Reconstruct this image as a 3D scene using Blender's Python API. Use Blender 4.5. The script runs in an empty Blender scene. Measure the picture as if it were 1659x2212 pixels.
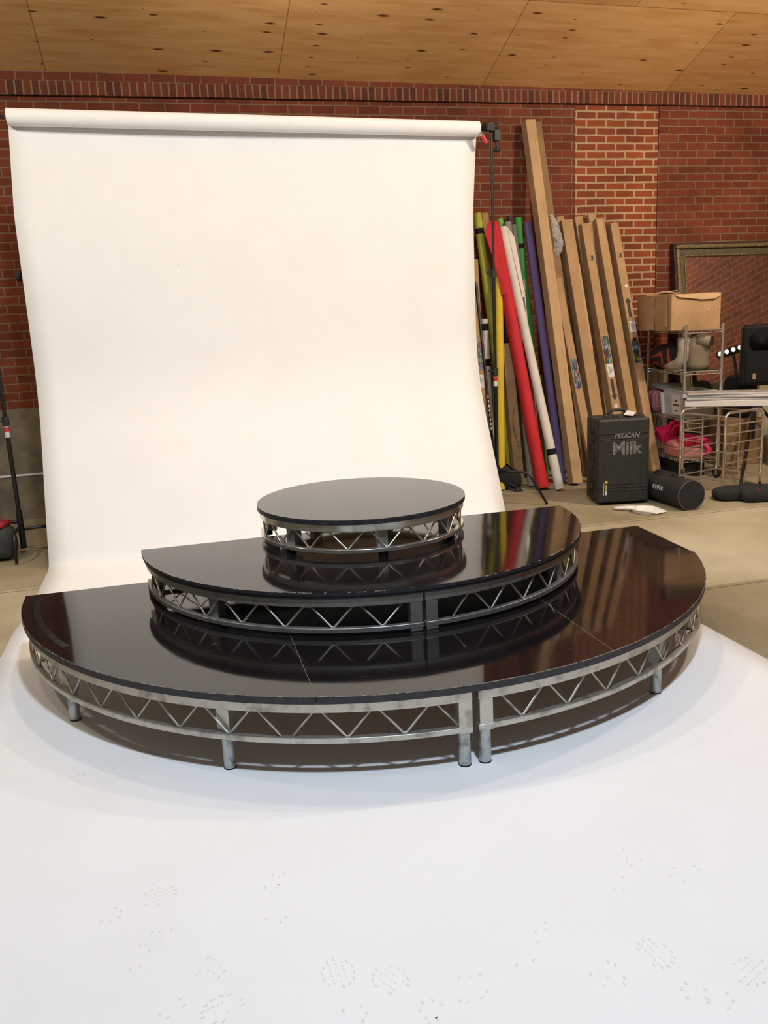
import bpy, math, random
from mathutils import Vector as V, Matrix
random.seed(7)
sc = bpy.context.scene
col = sc.collection
# ------------------------------------------------------------------ camera
F_PX, PITCH, ROLL, YAW, S = 1813.344, .2210254, -.0481505, -.2421951, 1.165
EYE = V((0, 0, 1.446 * S))
fwd = V((-math.sin(YAW) * math.cos(PITCH), math.cos(YAW) * math.cos(PITCH), -math.sin(PITCH)))
rt0 = V((math.cos(YAW), math.sin(YAW), 0)); up0 = rt0.cross(fwd)
rgt = rt0 * math.cos(ROLL) + up0 * math.sin(ROLL)
upv = up0 * math.cos(ROLL) - rt0 * math.sin(ROLL)
cam = bpy.data.cameras.new('camera'); camo = bpy.data.objects.new('camera', cam); col.objects.link(camo)
m = Matrix.Identity(4)
for i in range(3):
    m[i][0], m[i][1], m[i][2], m[i][3] = rgt[i], upv[i], -fwd[i], EYE[i]
camo.matrix_world = m
cam.sensor_fit = 'VERTICAL'; cam.sensor_height = 24; cam.lens = 24 * F_PX / 2212
cam.clip_start = .05
sc.camera = camo
def ray(px, py):
    return fwd + rgt * ((px - 829.5) / F_PX) - upv * ((py - 1106) / F_PX)
def flo(px, py, z=0.0):                       # point of a horizontal plane seen at a pixel of the photo
    d = ray(px, py); return EYE + d * ((z - EYE.z) / d.z)
def at(px, py, Y):                            # point of a plane parallel to the brick wall
    d = ray(px, py); return EYE + d * (Y / d.y)
def atx(px, py, X):
    d = ray(px, py); return EYE + d * (X / d.x)
# ------------------------------------------------------------------ light and exposure
sc.view_settings.view_transform = 'Standard'; sc.view_settings.look = 'None'
sc.view_settings.gamma = 1; sc.view_settings.use_curve_mapping = False
sc.view_settings.exposure = 0.0
w = bpy.data.worlds.new('room_air'); sc.world = w; w.use_nodes = True
w.node_tree.nodes['Background'].inputs[0].default_value = (1.0, .93, .84, 1)
w.node_tree.nodes['Background'].inputs[1].default_value = .12
def lamp(name, loc, target, size, power, colr, spread=180, shape='DISK'):
    l = bpy.data.lights.new(name, 'AREA'); l.shape = shape; l.size = size; l.energy = power; l.color = colr
    l.spread = math.radians(spread)
    o = bpy.data.objects.new(name, l); col.objects.link(o); o.location = loc
    o.rotation_euler = (V(target) - V(loc)).to_track_quat('-Z', 'Y').to_euler(); return o
WARM = (1, .885, .71); COOL = (.72, .85, 1.0)
lamp('ceiling_and_fill_lamp', (.2, 5.0, 4.4), (.6, 4.6, 0), .2, 26, WARM)
lamp('ceiling_and_fill_lamp', (2.1, 4.8, 4.4), (1.8, 4.6, 0), .2, 26, WARM)
lamp('ceiling_and_fill_lamp', (5.2, 4.4, 4.4), (4.8, 7.5, .6), .3, 125, (1, .88, .70))
lamp('ceiling_and_fill_lamp', (2.9, 2.0, 4.8), (1.0, 7.0, 1.8), .3, 13, WARM, 110)
lamp('ceiling_and_fill_lamp', (-1.2, 2.6, 4.8), (.4, 7.0, 1.0), .3, 13, WARM, 110)
lamp('ceiling_and_fill_lamp', (-3.2, 5.0, 4.3), (-1.6, 8.5, 1.2), .3, 70, WARM)
lamp('ceiling_and_fill_lamp', (5.7, 3.4, 4.3), (7.2, 5.0, 2.8), .35, 85, (1, .74, .45))  # added fill that brightens the right wall reflected in the mirror
lamp('ceiling_fill_light', (1.4, 3.6, 4.2), (1.3, 7.6, 5.9), .6, 30, (1, .86, .66), 62)  # added fill aimed up to brighten the plywood; no fixture there
lamp('cool_overhead_light', (.7, .7, 5.6), (.9, 1.9, 0), .35, 262, COOL, shape='SQUARE')  # unseen cool source placed over the front floor; the ceiling has no opening

# ------------------------------------------------------------------ mesh builder
class MB:
    def __init__(s): s.v = []; s.f = []
    def add(s, vs, fs):
        b = len(s.v); s.v += [V(q) for q in vs]; s.f += [tuple(b + i for i in q) for q in fs]
    def box(s, c, size, M=None):
        c = V(c); h = V(size) / 2
        vs = [V((x * h.x, y * h.y, z * h.z)) for x in (-1, 1) for y in (-1, 1) for z in (-1, 1)]
        vs = [c + (M @ q if M else q) for q in vs]
        s.add(vs, [(0, 1, 3, 2), (4, 6, 7, 5), (0, 4, 5, 1), (2, 3, 7, 6), (0, 2, 6, 4), (1, 5, 7, 3)]); return s
    def cyl(s, a, b, r, r2=None, n=20, cap=True):
        a = V(a); b = V(b); r2 = r if r2 is None else r2
        z = (b - a).normalized(); x = z.orthogonal().normalized(); y = z.cross(x)
        vs = []
        for p, q in ((a, r), (b, r2)):
            vs += [p + (x * math.cos(2 * math.pi * i / n) + y * math.sin(2 * math.pi * i / n)) * q for i in range(n)]
        fs = [(i, (i + 1) % n, n + (i + 1) % n, n + i) for i in range(n)]
        if cap: fs += [tuple(range(n))[::-1], tuple(range(n, 2 * n))]
        s.add(vs, fs); return s
    def tube(s, pts, r, n=10, closed=False, flat=1.0):
        pts = [V(q) for q in pts]; m = len(pts); rings = []; prev = None
        for i, q in enumerate(pts):
            if closed: t = pts[(i + 1) % m] - pts[i - 1]
            else: t = pts[min(i + 1, m - 1)] - pts[max(i - 1, 0)]
            t = t.normalized() if t.length > 1e-9 else V((0, 0, 1))
            x = t.orthogonal().normalized() if prev is None else (prev - t * prev.dot(t)).normalized()
            prev = x; y = t.cross(x)
            rr = r[i] if isinstance(r, (list, tuple)) else r
            rings.append([q + x * math.cos(2 * math.pi * k / n) * rr + y * math.sin(2 * math.pi * k / n) * rr * flat for k in range(n)])
        vs = [q for g in rings for q in g]; fs = []
        for i in range(m if closed else m - 1):
            j = (i + 1) % m
            fs += [(i * n + k, i * n + (k + 1) % n, j * n + (k + 1) % n, j * n + k) for k in range(n)]
        if not closed: fs += [tuple(range(n))[::-1], tuple((m - 1) * n + k for k in range(n))]
        s.add(vs, fs); return s
    def prism(s, poly, z0, z1):
        n = len(poly)
        vs = [V((q[0], q[1], z0)) for q in poly] + [V((q[0], q[1], z1)) for q in poly]
        fs = [tuple(range(n))[::-1], tuple(range(n, 2 * n))] + [(i, (i + 1) % n, n + (i + 1) % n, n + i) for i in range(n)]
        s.add(vs, fs); return s
    def arc(s, c, r0, r1, z0, z1, a0, a1, n=48):           # rectangular rail bent along an arc
        full = abs(a1 - a0) > 359.9; m = n if full else n + 1; vs = []
        for i in range(m):
            t = math.radians(a0 + (a1 - a0) * i / n); x, y = math.cos(t), math.sin(t)
            vs += [(c[0] + x * r0, c[1] + y * r0, z0), (c[0] + x * r1, c[1] + y * r1, z0), (c[0] + x * r1, c[1] + y * r1, z1), (c[0] + x * r0, c[1] + y * r0, z1)]
        fs = []
        for i in range(n):
            j = (i + 1) % m
            fs += [(4 * i + k, 4 * i + (k + 1) % 4, 4 * j + (k + 1) % 4, 4 * j + k) for k in range(4)]
        if not full: fs += [(0, 3, 2, 1), tuple(4 * (m - 1) + k for k in range(4))]
        s.add(vs, fs); return s
    def lathe(s, prof, o=(0, 0, 0), n=24, M=None, sx=1, sy=1):   # prof: (r, z)
        o = V(o); vs = []
        for r, z in prof:
            for i in range(n):
                q = V((r * sx * math.cos(2 * math.pi * i / n), r * sy * math.sin(2 * math.pi * i / n), z))
                vs.append(o + (M @ q if M else q))
        fs = []
        for j in range(len(prof) - 1):
            fs += [(j * n + i, j * n + (i + 1) % n, (j + 1) * n + (i + 1) % n, (j + 1) * n + i) for i in range(n)]
        fs += [tuple(range(n))[::-1], tuple((len(prof) - 1) * n + i for i in range(n))]
        s.add(vs, fs); return s
    def pillow(s, c, size, M=None, e=.6, nu=20, nv=12, wob=.0, seed=0, flatten=None):
        rr = random.Random(seed); ph = [rr.uniform(0, 6.28) for _ in range(6)]
        c = V(c); vs = []
        def pw(x): return math.copysign(abs(x) ** e, x)
        for j in range(nv + 1):
            la = -math.pi / 2 + math.pi * j / nv
            for i in range(nu):
                lo = 2 * math.pi * i / nu
                q = V((pw(math.cos(la)) * pw(math.cos(lo)), pw(math.cos(la)) * pw(math.sin(lo)), pw(math.sin(la))))
                k = 1 + wob * (math.sin(3 * lo + ph[0]) * math.cos(2 * la + ph[1]) + .6 * math.sin(5 * lo + 3 * la + ph[2]) + .5 * math.sin(9 * lo + ph[3]) * math.cos(la))
                q = V((q.x * size[0] / 2 * k, q.y * size[1] / 2 * k, q.z * size[2] / 2 * k))
                if flatten is not None and q.z < flatten: q.z = flatten
                vs.append(c + (M @ q if M else q))
        fs = [(j * nu + i, j * nu + (i + 1) % nu, (j + 1) * nu + (i + 1) % nu, (j + 1) * nu + i) for j in range(nv) for i in range(nu)]
        s.add(vs, fs); return s
    def build(s, name, mat, parent=None, off=None, smooth=False, bevel=0, solid=0, sub=0, ang=40):
        me = bpy.data.meshes.new(name)
        o = bpy.data.objects.new(name, me); col.objects.link(o)
        base = V((0, 0, 0))
        if parent is not None:
            q = parent
            while q is not None: base = base + V(q.location); q = q.parent
            o.parent = parent
        elif off is not None:
            base = V(off); o.location = off
        me.from_pydata([tuple(q - base) for q in s.v], [], s.f)
        me.validate(); me.update()
        import bmesh
        bm = bmesh.new(); bm.from_mesh(me); bmesh.ops.recalc_face_normals(bm, faces=bm.faces); bm.to_mesh(me); bm.free()
        for mm in (mat if isinstance(mat, list) else [mat]): me.materials.append(mm)
        if smooth:
            for q in me.polygons: q.use_smooth = True
            if smooth != 'all':
                me.set_sharp_from_angle(angle=math.radians(ang))
        if solid:
            md = o.modifiers.new('thick', 'SOLIDIFY'); md.thickness = solid; md.offset = 0
        if bevel:
            md = o.modifiers.new('bevel', 'BEVEL'); md.width = bevel; md.segments = 2; md.limit_method = 'ANGLE'
        if sub:
            md = o.modifiers.new('sub', 'SUBSURF'); md.levels = sub; md.render_levels = sub
        return o
def tag(o, label=None, cat=None, group=None, kind=None):
    if label: o['label'] = label
    if cat: o['category'] = cat
    if group: o['group'] = group
    if kind: o['kind'] = kind
    return o
def empty(name, loc, label, cat, group=None):
    o = bpy.data.objects.new(name, None); col.objects.link(o); o.location = loc; o.empty_display_size = .1
    return tag(o, label, cat, group)
def copy_tree(o, parent=None, mats=None):
    c = o.copy(); col.objects.link(c); c.parent = parent
    for ch in list(o.children): copy_tree(ch, c)
    return c
def RZ(d): return Matrix.Rotation(math.radians(d), 3, 'Z')
def RX(d): return Matrix.Rotation(math.radians(d), 3, 'X')
def RY(d): return Matrix.Rotation(math.radians(d), 3, 'Y')
def text(name, body, size, M, loc, mat, parent, depth=.0015, shear=0, bold=.0, sp=1):
    cu = bpy.data.curves.new(name, 'FONT'); cu.body = body; cu.size = size; cu.extrude = depth; cu.shear = shear
    cu.offset = bold; cu.align_x = 'CENTER'; cu.align_y = 'CENTER'; cu.space_character = sp
    tmp = bpy.data.objects.new(name, cu); col.objects.link(tmp)
    me = bpy.data.meshes.new_from_object(tmp.evaluated_get(bpy.context.evaluated_depsgraph_get()))
    bpy.data.objects.remove(tmp); bpy.data.curves.remove(cu)
    o = bpy.data.objects.new(name, me); col.objects.link(o); me.materials.clear(); me.materials.append(mat)
    base = V((0, 0, 0)); q = parent
    while q is not None: base = base + V(q.location); q = q.parent
    me.transform(M.to_4x4()); o.parent = parent; o.location = V(loc) - base
    return o

# ------------------------------------------------------------------ materials
def newmat(name):
    mt = bpy.data.materials.new(name); mt.use_nodes = True
    nt = mt.node_tree; return mt, nt, nt.nodes, nt.links, nt.nodes['Principled BSDF']
def node(N, t, **k):
    n = N.new(t)
    for a, b in k.items():
        if a.startswith('i_'):
            n.inputs[a[2:].replace('_', ' ')].default_value = b
        else: setattr(n, a, b)
    return n
def ramp(N, stops):
    r = N.new('ShaderNodeValToRGB'); e = r.color_ramp.elements
    while len(e) < len(stops): e.new(.5)
    for q, (p, c) in zip(e, stops):
        q.position = p; q.color = (c, c, c, 1) if isinstance(c, (int, float)) else (*c, 1)
    return r
def mix(N, L, fac, a, b, mode='MIX'):
    n = N.new('ShaderNodeMix'); n.data_type = 'RGBA'; n.blend_type = mode
    for s_, q in ((0, fac), (6, a), (7, b)):
        if hasattr(q, 'links') or hasattr(q, 'is_output'): L.new(q, n.inputs[s_])
        elif isinstance(q, (int, float)): n.inputs[s_].default_value = q
        else: n.inputs[s_].default_value = (*q, 1)
    return n.outputs[2]
def plain(name, c, rough=.6, metal=0, var=.12, scale=12, bump=.0, bscale=60, spec=.5, coat=0, stretch=(1, 1, 1)):
    mt, nt, N, L, P = newmat(name)
    tc = node(N, 'ShaderNodeTexCoord'); mp = node(N, 'ShaderNodeMapping'); mp.inputs['Scale'].default_value = stretch
    L.new(tc.outputs['Object'], mp.inputs[0])
    nz = node(N, 'ShaderNodeTexNoise', i_Scale=scale, i_Detail=4.0); L.new(mp.outputs[0], nz.inputs['Vector'])
    r = ramp(N, [(.3, 1 - var), (.7, 1 + var * .6)]); L.new(nz.outputs[0], r.inputs[0])
    L.new(mix(N, L, 1.0, c, r.outputs[0], 'MULTIPLY'), P.inputs['Base Color'])
    P.inputs['Roughness'].default_value = rough; P.inputs['Metallic'].default_value = metal
    P.inputs['Specular IOR Level'].default_value = spec; P.inputs['Coat Weight'].default_value = coat
    if bump:
        n2 = node(N, 'ShaderNodeTexNoise', i_Scale=bscale, i_Detail=3.0); L.new(mp.outputs[0], n2.inputs['Vector'])
        bp = node(N, 'ShaderNodeBump', i_Strength=bump, i_Distance=.01); L.new(n2.outputs[0], bp.inputs['Height'])
        L.new(bp.outputs[0], P.inputs['Normal'])
    return mt
def brickmat(name, axes, bw, rh, off, c1, c2, mort, msize, z0, x0=0, offset=.5, dark=.0):
    mt, nt, N, L, P = newmat(name)
    tc = node(N, 'ShaderNodeTexCoord'); sx = node(N, 'ShaderNodeSeparateXYZ'); L.new(tc.outputs['Object'], sx.inputs[0])
    a1 = node(N, 'ShaderNodeMath', operation='SUBTRACT'); a1.inputs[1].default_value = x0; L.new(sx.outputs[axes[0]], a1.inputs[0])
    a2 = node(N, 'ShaderNodeMath', operation='SUBTRACT'); a2.inputs[1].default_value = z0; L.new(sx.outputs[axes[1]], a2.inputs[0])
    # slight waviness of the courses
    nzw = node(N, 'ShaderNodeTexNoise', i_Scale=9.0, i_Detail=2.0); L.new(tc.outputs['Object'], nzw.inputs['Vector'])
    wv = node(N, 'ShaderNodeMath', operation='MULTIPLY_ADD'); wv.inputs[1].default_value = .012; wv.inputs[2].default_value = -.006; L.new(nzw.outputs[0], wv.inputs[0])
    a3 = node(N, 'ShaderNodeMath', operation='ADD'); L.new(a2.outputs[0], a3.inputs[0]); L.new(wv.outputs[0], a3.inputs[1])
    cb = node(N, 'ShaderNodeCombineXYZ'); L.new(a1.outputs[0], cb.inputs[0]); L.new(a3.outputs[0], cb.inputs[1])
    bt = node(N, 'ShaderNodeTexBrick', offset=offset); bt.inputs['Scale'].default_value = 1
    bt.inputs['Brick Width'].default_value = bw; bt.inputs['Row Height'].default_value = rh
    bt.inputs['Mortar Size'].default_value = msize; bt.inputs['Mortar Smooth'].default_value = .25; bt.inputs['Bias'].default_value = -.15
    bt.inputs['Color1'].default_value = (*c1, 1); bt.inputs['Color2'].default_value = (*c2, 1); bt.inputs['Mortar'].default_value = (*mort, 1)
    L.new(cb.outputs[0], bt.inputs['Vector'])
    nz = node(N, 'ShaderNodeTexNoise', i_Scale=3.0, i_Detail=6.0); L.new(tc.outputs['Object'], nz.inputs['Vector'])
    r = ramp(N, [(.3, .78), (.72, 1.15)]); L.new(nz.outputs[0], r.inputs[0])
    nf = node(N, 'ShaderNodeTexNoise', i_Scale=160.0, i_Detail=3.0); L.new(tc.outputs['Object'], nf.inputs['Vector'])
    r2 = ramp(N, [(.3, .85), (.7, 1.12)]); L.new(nf.outputs[0], r2.inputs[0])
    cc = mix(N, L, 1.0, bt.outputs['Color'], r.outputs[0], 'MULTIPLY'); cc = mix(N, L, 1.0, cc, r2.outputs[0], 'MULTIPLY')
    L.new(cc, P.inputs['Base Color']); P.inputs['Roughness'].default_value = .85; P.inputs['Specular IOR Level'].default_value = .25
    iv = node(N, 'ShaderNodeMath', operation='MULTIPLY_ADD'); iv.inputs[1].default_value = -1; iv.inputs[2].default_value = 1; L.new(bt.outputs['Fac'], iv.inputs[0])
    ad = node(N, 'ShaderNodeMath', operation='MULTIPLY_ADD'); ad.inputs[1].default_value = .25; L.new(nf.outputs[0], ad.inputs[0]); L.new(iv.outputs[0], ad.inputs[2])
    bp = node(N, 'ShaderNodeBump', i_Strength=.7, i_Distance=.006); L.new(ad.outputs[0], bp.inputs['Height']); L.new(bp.outputs[0], P.inputs['Normal'])
    return mt
BR1, BR2, MORT = (.185, .043, .019), (.115, .027, .014), (.20, .125, .072)
M_brick = brickmat('red_brick', (0, 2), .2266, .079, 0, BR1, BR2, MORT, .0075, 1.057)
M_brick_r = brickmat('red_brick_side', (1, 2), .2266, .079, 0, BR1, BR2, MORT, .0075, 1.057)
M_infill = brickmat('infill_brick', (0, 2), .226, .0775, 0, (.27, .062, .022), (.165, .038, .018), (.42, .29, .165), .0115, 1.09, 4.36)
M_rowlock = brickmat('rowlock_brick', (0, 2), .0691, .132, 0, (.17, .040, .020), (.075, .025, .017), (.24, .155, .09), .009, 3.781, 0, 0)
M_block = plain('bare_concrete', (.205, .165, .11), .9, var=.35, scale=5, bump=.5, bscale=30)
def floormat():
    mt, nt, N, L, P = newmat('concrete_floor')
    tc = node(N, 'ShaderNodeTexCoord'); sx = node(N, 'ShaderNodeSeparateXYZ'); L.new(tc.outputs['Object'], sx.inputs[0])
    nz = node(N, 'ShaderNodeTexNoise', i_Scale=.9, i_Detail=7.0, i_Roughness=.6); L.new(tc.outputs['Object'], nz.inputs['Vector'])
    r = ramp(N, [(.3, (.31, .25, .155)), (.5, (.41, .345, .23)), (.72, (.50, .435, .31))]); L.new(nz.outputs[0], r.inputs[0])
    # slab pours of different tone, divided by joints parallel to the wall
    r3 = ramp(N, [(0, (.68, .67, .62)), (.428, (.68, .67, .62)), (.43, (.95, .97, .97)), (.6, (.95, .97, .97)), (.602, (.72, .72, .68))])
    r3.color_ramp.interpolation = 'CONSTANT'
    mm = node(N, 'ShaderNodeMath', operation='DIVIDE'); mm.inputs[1].default_value = 10; L.new(sx.outputs[1], mm.inputs[0]); L.new(mm.outputs[0], r3.inputs[0])
    c = mix(N, L, 1.0, r.outputs[0], r3.outputs[0], 'MULTIPLY')
    vo = node(N, 'ShaderNodeTexVoronoi', i_Scale=9.0); L.new(tc.outputs['Object'], vo.inputs['Vector'])
    r2 = ramp(N, [(.0, 1.5), (.07, 1.0)]); L.new(vo.outputs['Distance'], r2.inputs[0])
    c = mix(N, L, .5, c, r2.outputs[0], 'MULTIPLY')
    for yj in (4.29, 6.01):
        d = node(N, 'ShaderNodeMath', operation='SUBTRACT'); d.inputs[1].default_value = yj; L.new(sx.outputs[1], d.inputs[0])
        ab = node(N, 'ShaderNodeMath', operation='ABSOLUTE'); L.new(d.outputs[0], ab.inputs[0])
        g = node(N, 'ShaderNodeMath', operation='LESS_THAN'); g.inputs[1].default_value = .006; L.new(ab.outputs[0], g.inputs[0])
        c = mix(N, L, g.outputs[0], c, (.12, .09, .06))
    L.new(c, P.inputs['Base Color'])
    r4 = ramp(N, [(.3, .5), (.7, .75)]); L.new(nz.outputs[0], r4.inputs[0]); L.new(r4.outputs[0], P.inputs['Roughness'])
    P.inputs['Specular IOR Level'].default_value = .35
    return mt
def plymat():
    mt, nt, N, L, P = newmat('plywood')
    tc = node(N, 'ShaderNodeTexCoord'); mp = node(N, 'ShaderNodeMapping'); mp.inputs['Scale'].default_value = (1.2, 9, 9)
    L.new(tc.outputs['Object'], mp.inputs[0])
    nz = node(N, 'ShaderNodeTexNoise', i_Scale=1.6, i_Detail=7.0, i_Distortion=.5); L.new(mp.outputs[0], nz.inputs['Vector'])
    r = ramp(N, [(.28, (.66, .36, .135)), (.5, (.77, .47, .20)), (.75, (.84, .55, .27))]); L.new(nz.outputs[0], r.inputs[0])
    bt = node(N, 'ShaderNodeTexBrick', offset=.5); bt.inputs['Scale'].default_value = 1; bt.inputs['Brick Width'].default_value = 2.04
    bt.inputs['Row Height'].default_value = 1.15; bt.inputs['Mortar Size'].default_value = .004
    bt.inputs['Color1'].default_value = (1.08, 1.06, 1.02, 1); bt.inputs['Color2'].default_value = (.72, .64, .56, 1); bt.inputs['Mortar'].default_value = (.35, .28, .2, 1)
    m2 = node(N, 'ShaderNodeMapping'); m2.inputs['Location'].default_value = (1.785, -7.37, 0); L.new(tc.outputs['Object'], m2.inputs[0]); L.new(m2.outputs[0], bt.inputs['Vector'])
    c = mix(N, L, .85, r.outputs[0], bt.outputs['Color'], 'MULTIPLY')
    m3 = node(N, 'ShaderNodeMapping'); m3.inputs['Scale'].default_value = (2.3, 8.5, 1); L.new(tc.outputs['Object'], m3.inputs[0])
    nw = node(N, 'ShaderNodeTexNoise', i_Scale=14.0); L.new(tc.outputs['Object'], nw.inputs['Vector'])
    md = mix(N, L, .06, m3.outputs[0], nw.outputs[1])
    vo = node(N, 'ShaderNodeTexVoronoi', i_Scale=1.0, i_Randomness=.55, voronoi_dimensions='2D'); L.new(md, vo.inputs['Vector'])
    sp = node(N, 'ShaderNodeSeparateColor'); L.new(vo.outputs['Color'], sp.inputs[0])
    sz = node(N, 'ShaderNodeMapRange'); sz.inputs[1].default_value = .38; sz.inputs[2].default_value = 1; sz.inputs[3].default_value = .002; sz.inputs[4].default_value = .15; L.new(sp.outputs[0], sz.inputs[0])
    dv = node(N, 'ShaderNodeMath', operation='DIVIDE'); L.new(vo.outputs['Distance'], dv.inputs[0]); L.new(sz.outputs[0], dv.inputs[1])
    rk = ramp(N, [(.45, 1), (1.0, 0)]); L.new(dv.outputs[0], rk.inputs[0])
    c = mix(N, L, rk.outputs[0], c, (.12, .045, .018))
    n5 = node(N, 'ShaderNodeTexNoise', i_Scale=1.4, i_Detail=8.0, i_Roughness=.7); m5 = node(N, 'ShaderNodeMapping'); m5.inputs['Scale'].default_value = (1, 3.4, 1); m5.inputs['Location'].default_value = (3.1, 1.3, 0)
    L.new(tc.outputs['Object'], m5.inputs[0]); L.new(m5.outputs[0], n5.inputs['Vector'])
    r5 = ramp(N, [(.66, 0), (.72, .55)]); L.new(n5.outputs[0], r5.inputs[0])
    c = mix(N, L, r5.outputs[0], c, (.66, .50, .34))
    L.new(c, P.inputs['Base Color']); P.inputs['Roughness'].default_value = .7; P.inputs['Specular IOR Level'].default_value = .25
    return mt
def papermat():
    mt, nt, N, L, P = newmat('white_seamless_paper')
    tc = node(N, 'ShaderNodeTexCoord')
    nz = node(N, 'ShaderNodeTexNoise', i_Scale=2.2, i_Detail=8.0, i_Roughness=.65); L.new(tc.outputs['Object'], nz.inputs['Vector'])
    r = ramp(N, [(.36, (.822, .818, .814)), (.55, (.84, .84, .84))]); L.new(nz.outputs[0], r.inputs[0])
    vo = node(N, 'ShaderNodeTexVoronoi', i_Scale=7.0); L.new(tc.outputs['Object'], vo.inputs['Vector'])
    sp = node(N, 'ShaderNodeSeparateColor'); L.new(vo.outputs['Color'], sp.inputs[0])
    g = node(N, 'ShaderNodeMath', operation='GREATER_THAN'); g.inputs[1].default_value = .93; L.new(sp.outputs[0], g.inputs[0])
    r2 = ramp(N, [(.02, 1), (.035, 0)]); L.new(vo.outputs['Distance'], r2.inputs[0])
    mu = node(N, 'ShaderNodeMath', operation='MULTIPLY'); L.new(g.outputs[0], mu.inputs[0]); L.new(r2.outputs[0], mu.inputs[1])
    c = mix(N, L, mu.outputs[0], r.outputs[0], (.30, .26, .22))
    L.new(c, P.inputs['Base Color']); P.inputs['Roughness'].default_value = .75; P.inputs['Specular IOR Level'].default_value = .2
    return mt
def deckmat():
    mt, nt, N, L, P = newmat('black_phenolic_deck')
    tc = node(N, 'ShaderNodeTexCoord')
    nz = node(N, 'ShaderNodeTexNoise', i_Scale=3.0, i_Detail=6.0); L.new(tc.outputs['Object'], nz.inputs['Vector'])
    r = ramp(N, [(.3, (.006, .005, .0055)), (.7, (.011, .009, .0095))]); L.new(nz.outputs[0], r.inputs[0])
    mp = node(N, 'ShaderNodeMapping'); mp.inputs['Scale'].default_value = (14, 90, 1); mp.inputs['Rotation'].default_value = (0, 0, .5); L.new(tc.outputs['Object'], mp.inputs[0])
    n2 = node(N, 'ShaderNodeTexNoise', i_Scale=1.0, i_Detail=2.0); L.new(mp.outputs[0], n2.inputs['Vector'])
    n3 = node(N, 'ShaderNodeTexNoise', i_Scale=3.2, i_Detail=2.0); L.new(tc.outputs['Object'], n3.inputs['Vector'])
    r2 = ramp(N, [(.70, 0), (.74, 1)]); L.new(n2.outputs[0], r2.inputs[0]); r3 = ramp(N, [(.55, 0), (.66, .55)]); L.new(n3.outputs[0], r3.inputs[0])
    mu = node(N, 'ShaderNodeMath', operation='MULTIPLY'); L.new(r2.outputs[0], mu.inputs[0]); L.new(r3.outputs[0], mu.inputs[1])
    L.new(mix(N, L, mu.outputs[0], r.outputs[0], (.22, .19, .17)), P.inputs['Base Color'])
    r4 = ramp(N, [(.3, .045), (.7, .085)]); L.new(nz.outputs[0], r4.inputs[0]); L.new(r4.outputs[0], P.inputs['Roughness'])
    P.inputs['IOR'].default_value = 1.6; P.inputs['Specular IOR Level'].default_value = .5
    bp = node(N, 'ShaderNodeBump', i_Strength=.03, i_Distance=.01); n6 = node(N, 'ShaderNodeTexNoise', i_Scale=6.0, i_Detail=1.0); L.new(tc.outputs['Object'], n6.inputs['Vector']); L.new(n6.outputs[0], bp.inputs['Height']); L.new(bp.outputs[0], P.inputs['Normal'])
    return mt
def metalmat(name, c1, c2, r0, r1, scale=14):
    mt, nt, N, L, P = newmat(name)
    tc = node(N, 'ShaderNodeTexCoord'); nz = node(N, 'ShaderNodeTexNoise', i_Scale=float(scale), i_Detail=7.0, i_Roughness=.65); L.new(tc.outputs['Object'], nz.inputs['Vector'])
    r = ramp(N, [(.32, c1), (.5, c2)]); L.new(nz.outputs[0], r.inputs[0]); L.new(r.outputs[0], P.inputs['Base Color'])
    q = ramp(N, [(.3, r1), (.7, r0)]); L.new(nz.outputs[0], q.inputs[0]); L.new(q.outputs[0], P.inputs['Roughness'])
    P.inputs['Metallic'].default_value = .85
    return mt
def glass(name, c, alpha, rough=.2):
    mt, nt, N, L, P = newmat(name)
    P.inputs['Base Color'].default_value = (*c, 1); P.inputs['Roughness'].default_value = rough; P.inputs['Alpha'].default_value = alpha
    nz = node(N, 'ShaderNodeTexNoise', i_Scale=40.0, i_Detail=3.0); bp = node(N, 'ShaderNodeBump', i_Strength=.5, i_Distance=.01)
    L.new(nz.outputs[0], bp.inputs['Height']); L.new(bp.outputs[0], P.inputs['Normal'])
    return mt
def swirlmat():
    mt, nt, N, L, P = newmat('swirl_fabric')
    tc = node(N, 'ShaderNodeTexCoord')
    wv = node(N, 'ShaderNodeTexWave', wave_type='RINGS', rings_direction='SPHERICAL'); wv.inputs['Scale'].default_value = 3.2; wv.inputs['Distortion'].default_value = 11; wv.inputs['Detail'].default_value = 1
    L.new(tc.outputs['Object'], wv.inputs['Vector'])
    r = ramp(N, [(.74, (.018, .008, .010)), (.82, (.33, .045, .018))]); L.new(wv.outputs[0], r.inputs[0]); L.new(r.outputs[0], P.inputs['Base Color']); P.inputs['Roughness'].default_value = .9
    return mt
def confettimat():
    mt, nt, N, L, P = newmat('colour_swatch_print')
    tc = node(N, 'ShaderNodeTexCoord'); mp = node(N, 'ShaderNodeMapping'); mp.inputs['Scale'].default_value = (70, 70, 14); mp.inputs['Rotation'].default_value = (0, .5, 0); L.new(tc.outputs['Object'], mp.inputs[0])
    vo = node(N, 'ShaderNodeTexVoronoi', i_Scale=1.0); L.new(mp.outputs[0], vo.inputs['Vector'])
    hs = node(N, 'ShaderNodeHueSaturation'); hs.inputs['Saturation'].default_value = 1.1; hs.inputs['Value'].default_value = .42; L.new(vo.outputs['Color'], hs.inputs['Color'])
    r = ramp(N, [(.35, 1), (.6, .12)]); L.new(vo.outputs['Distance'], r.inputs[0])
    L.new(mix(N, L, 1.0, hs.outputs[0], r.outputs[0], 'MULTIPLY'), P.inputs['Base Color']); P.inputs['Roughness'].default_value = .4
    return mt
def emis(name, c, st):
    mt, nt, N, L, P = newmat(name); P.inputs['Base Color'].default_value = (.8, .8, .8, 1)
    P.inputs['Emission Color'].default_value = (*c, 1); P.inputs['Emission Strength'].default_value = st; return mt
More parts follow.
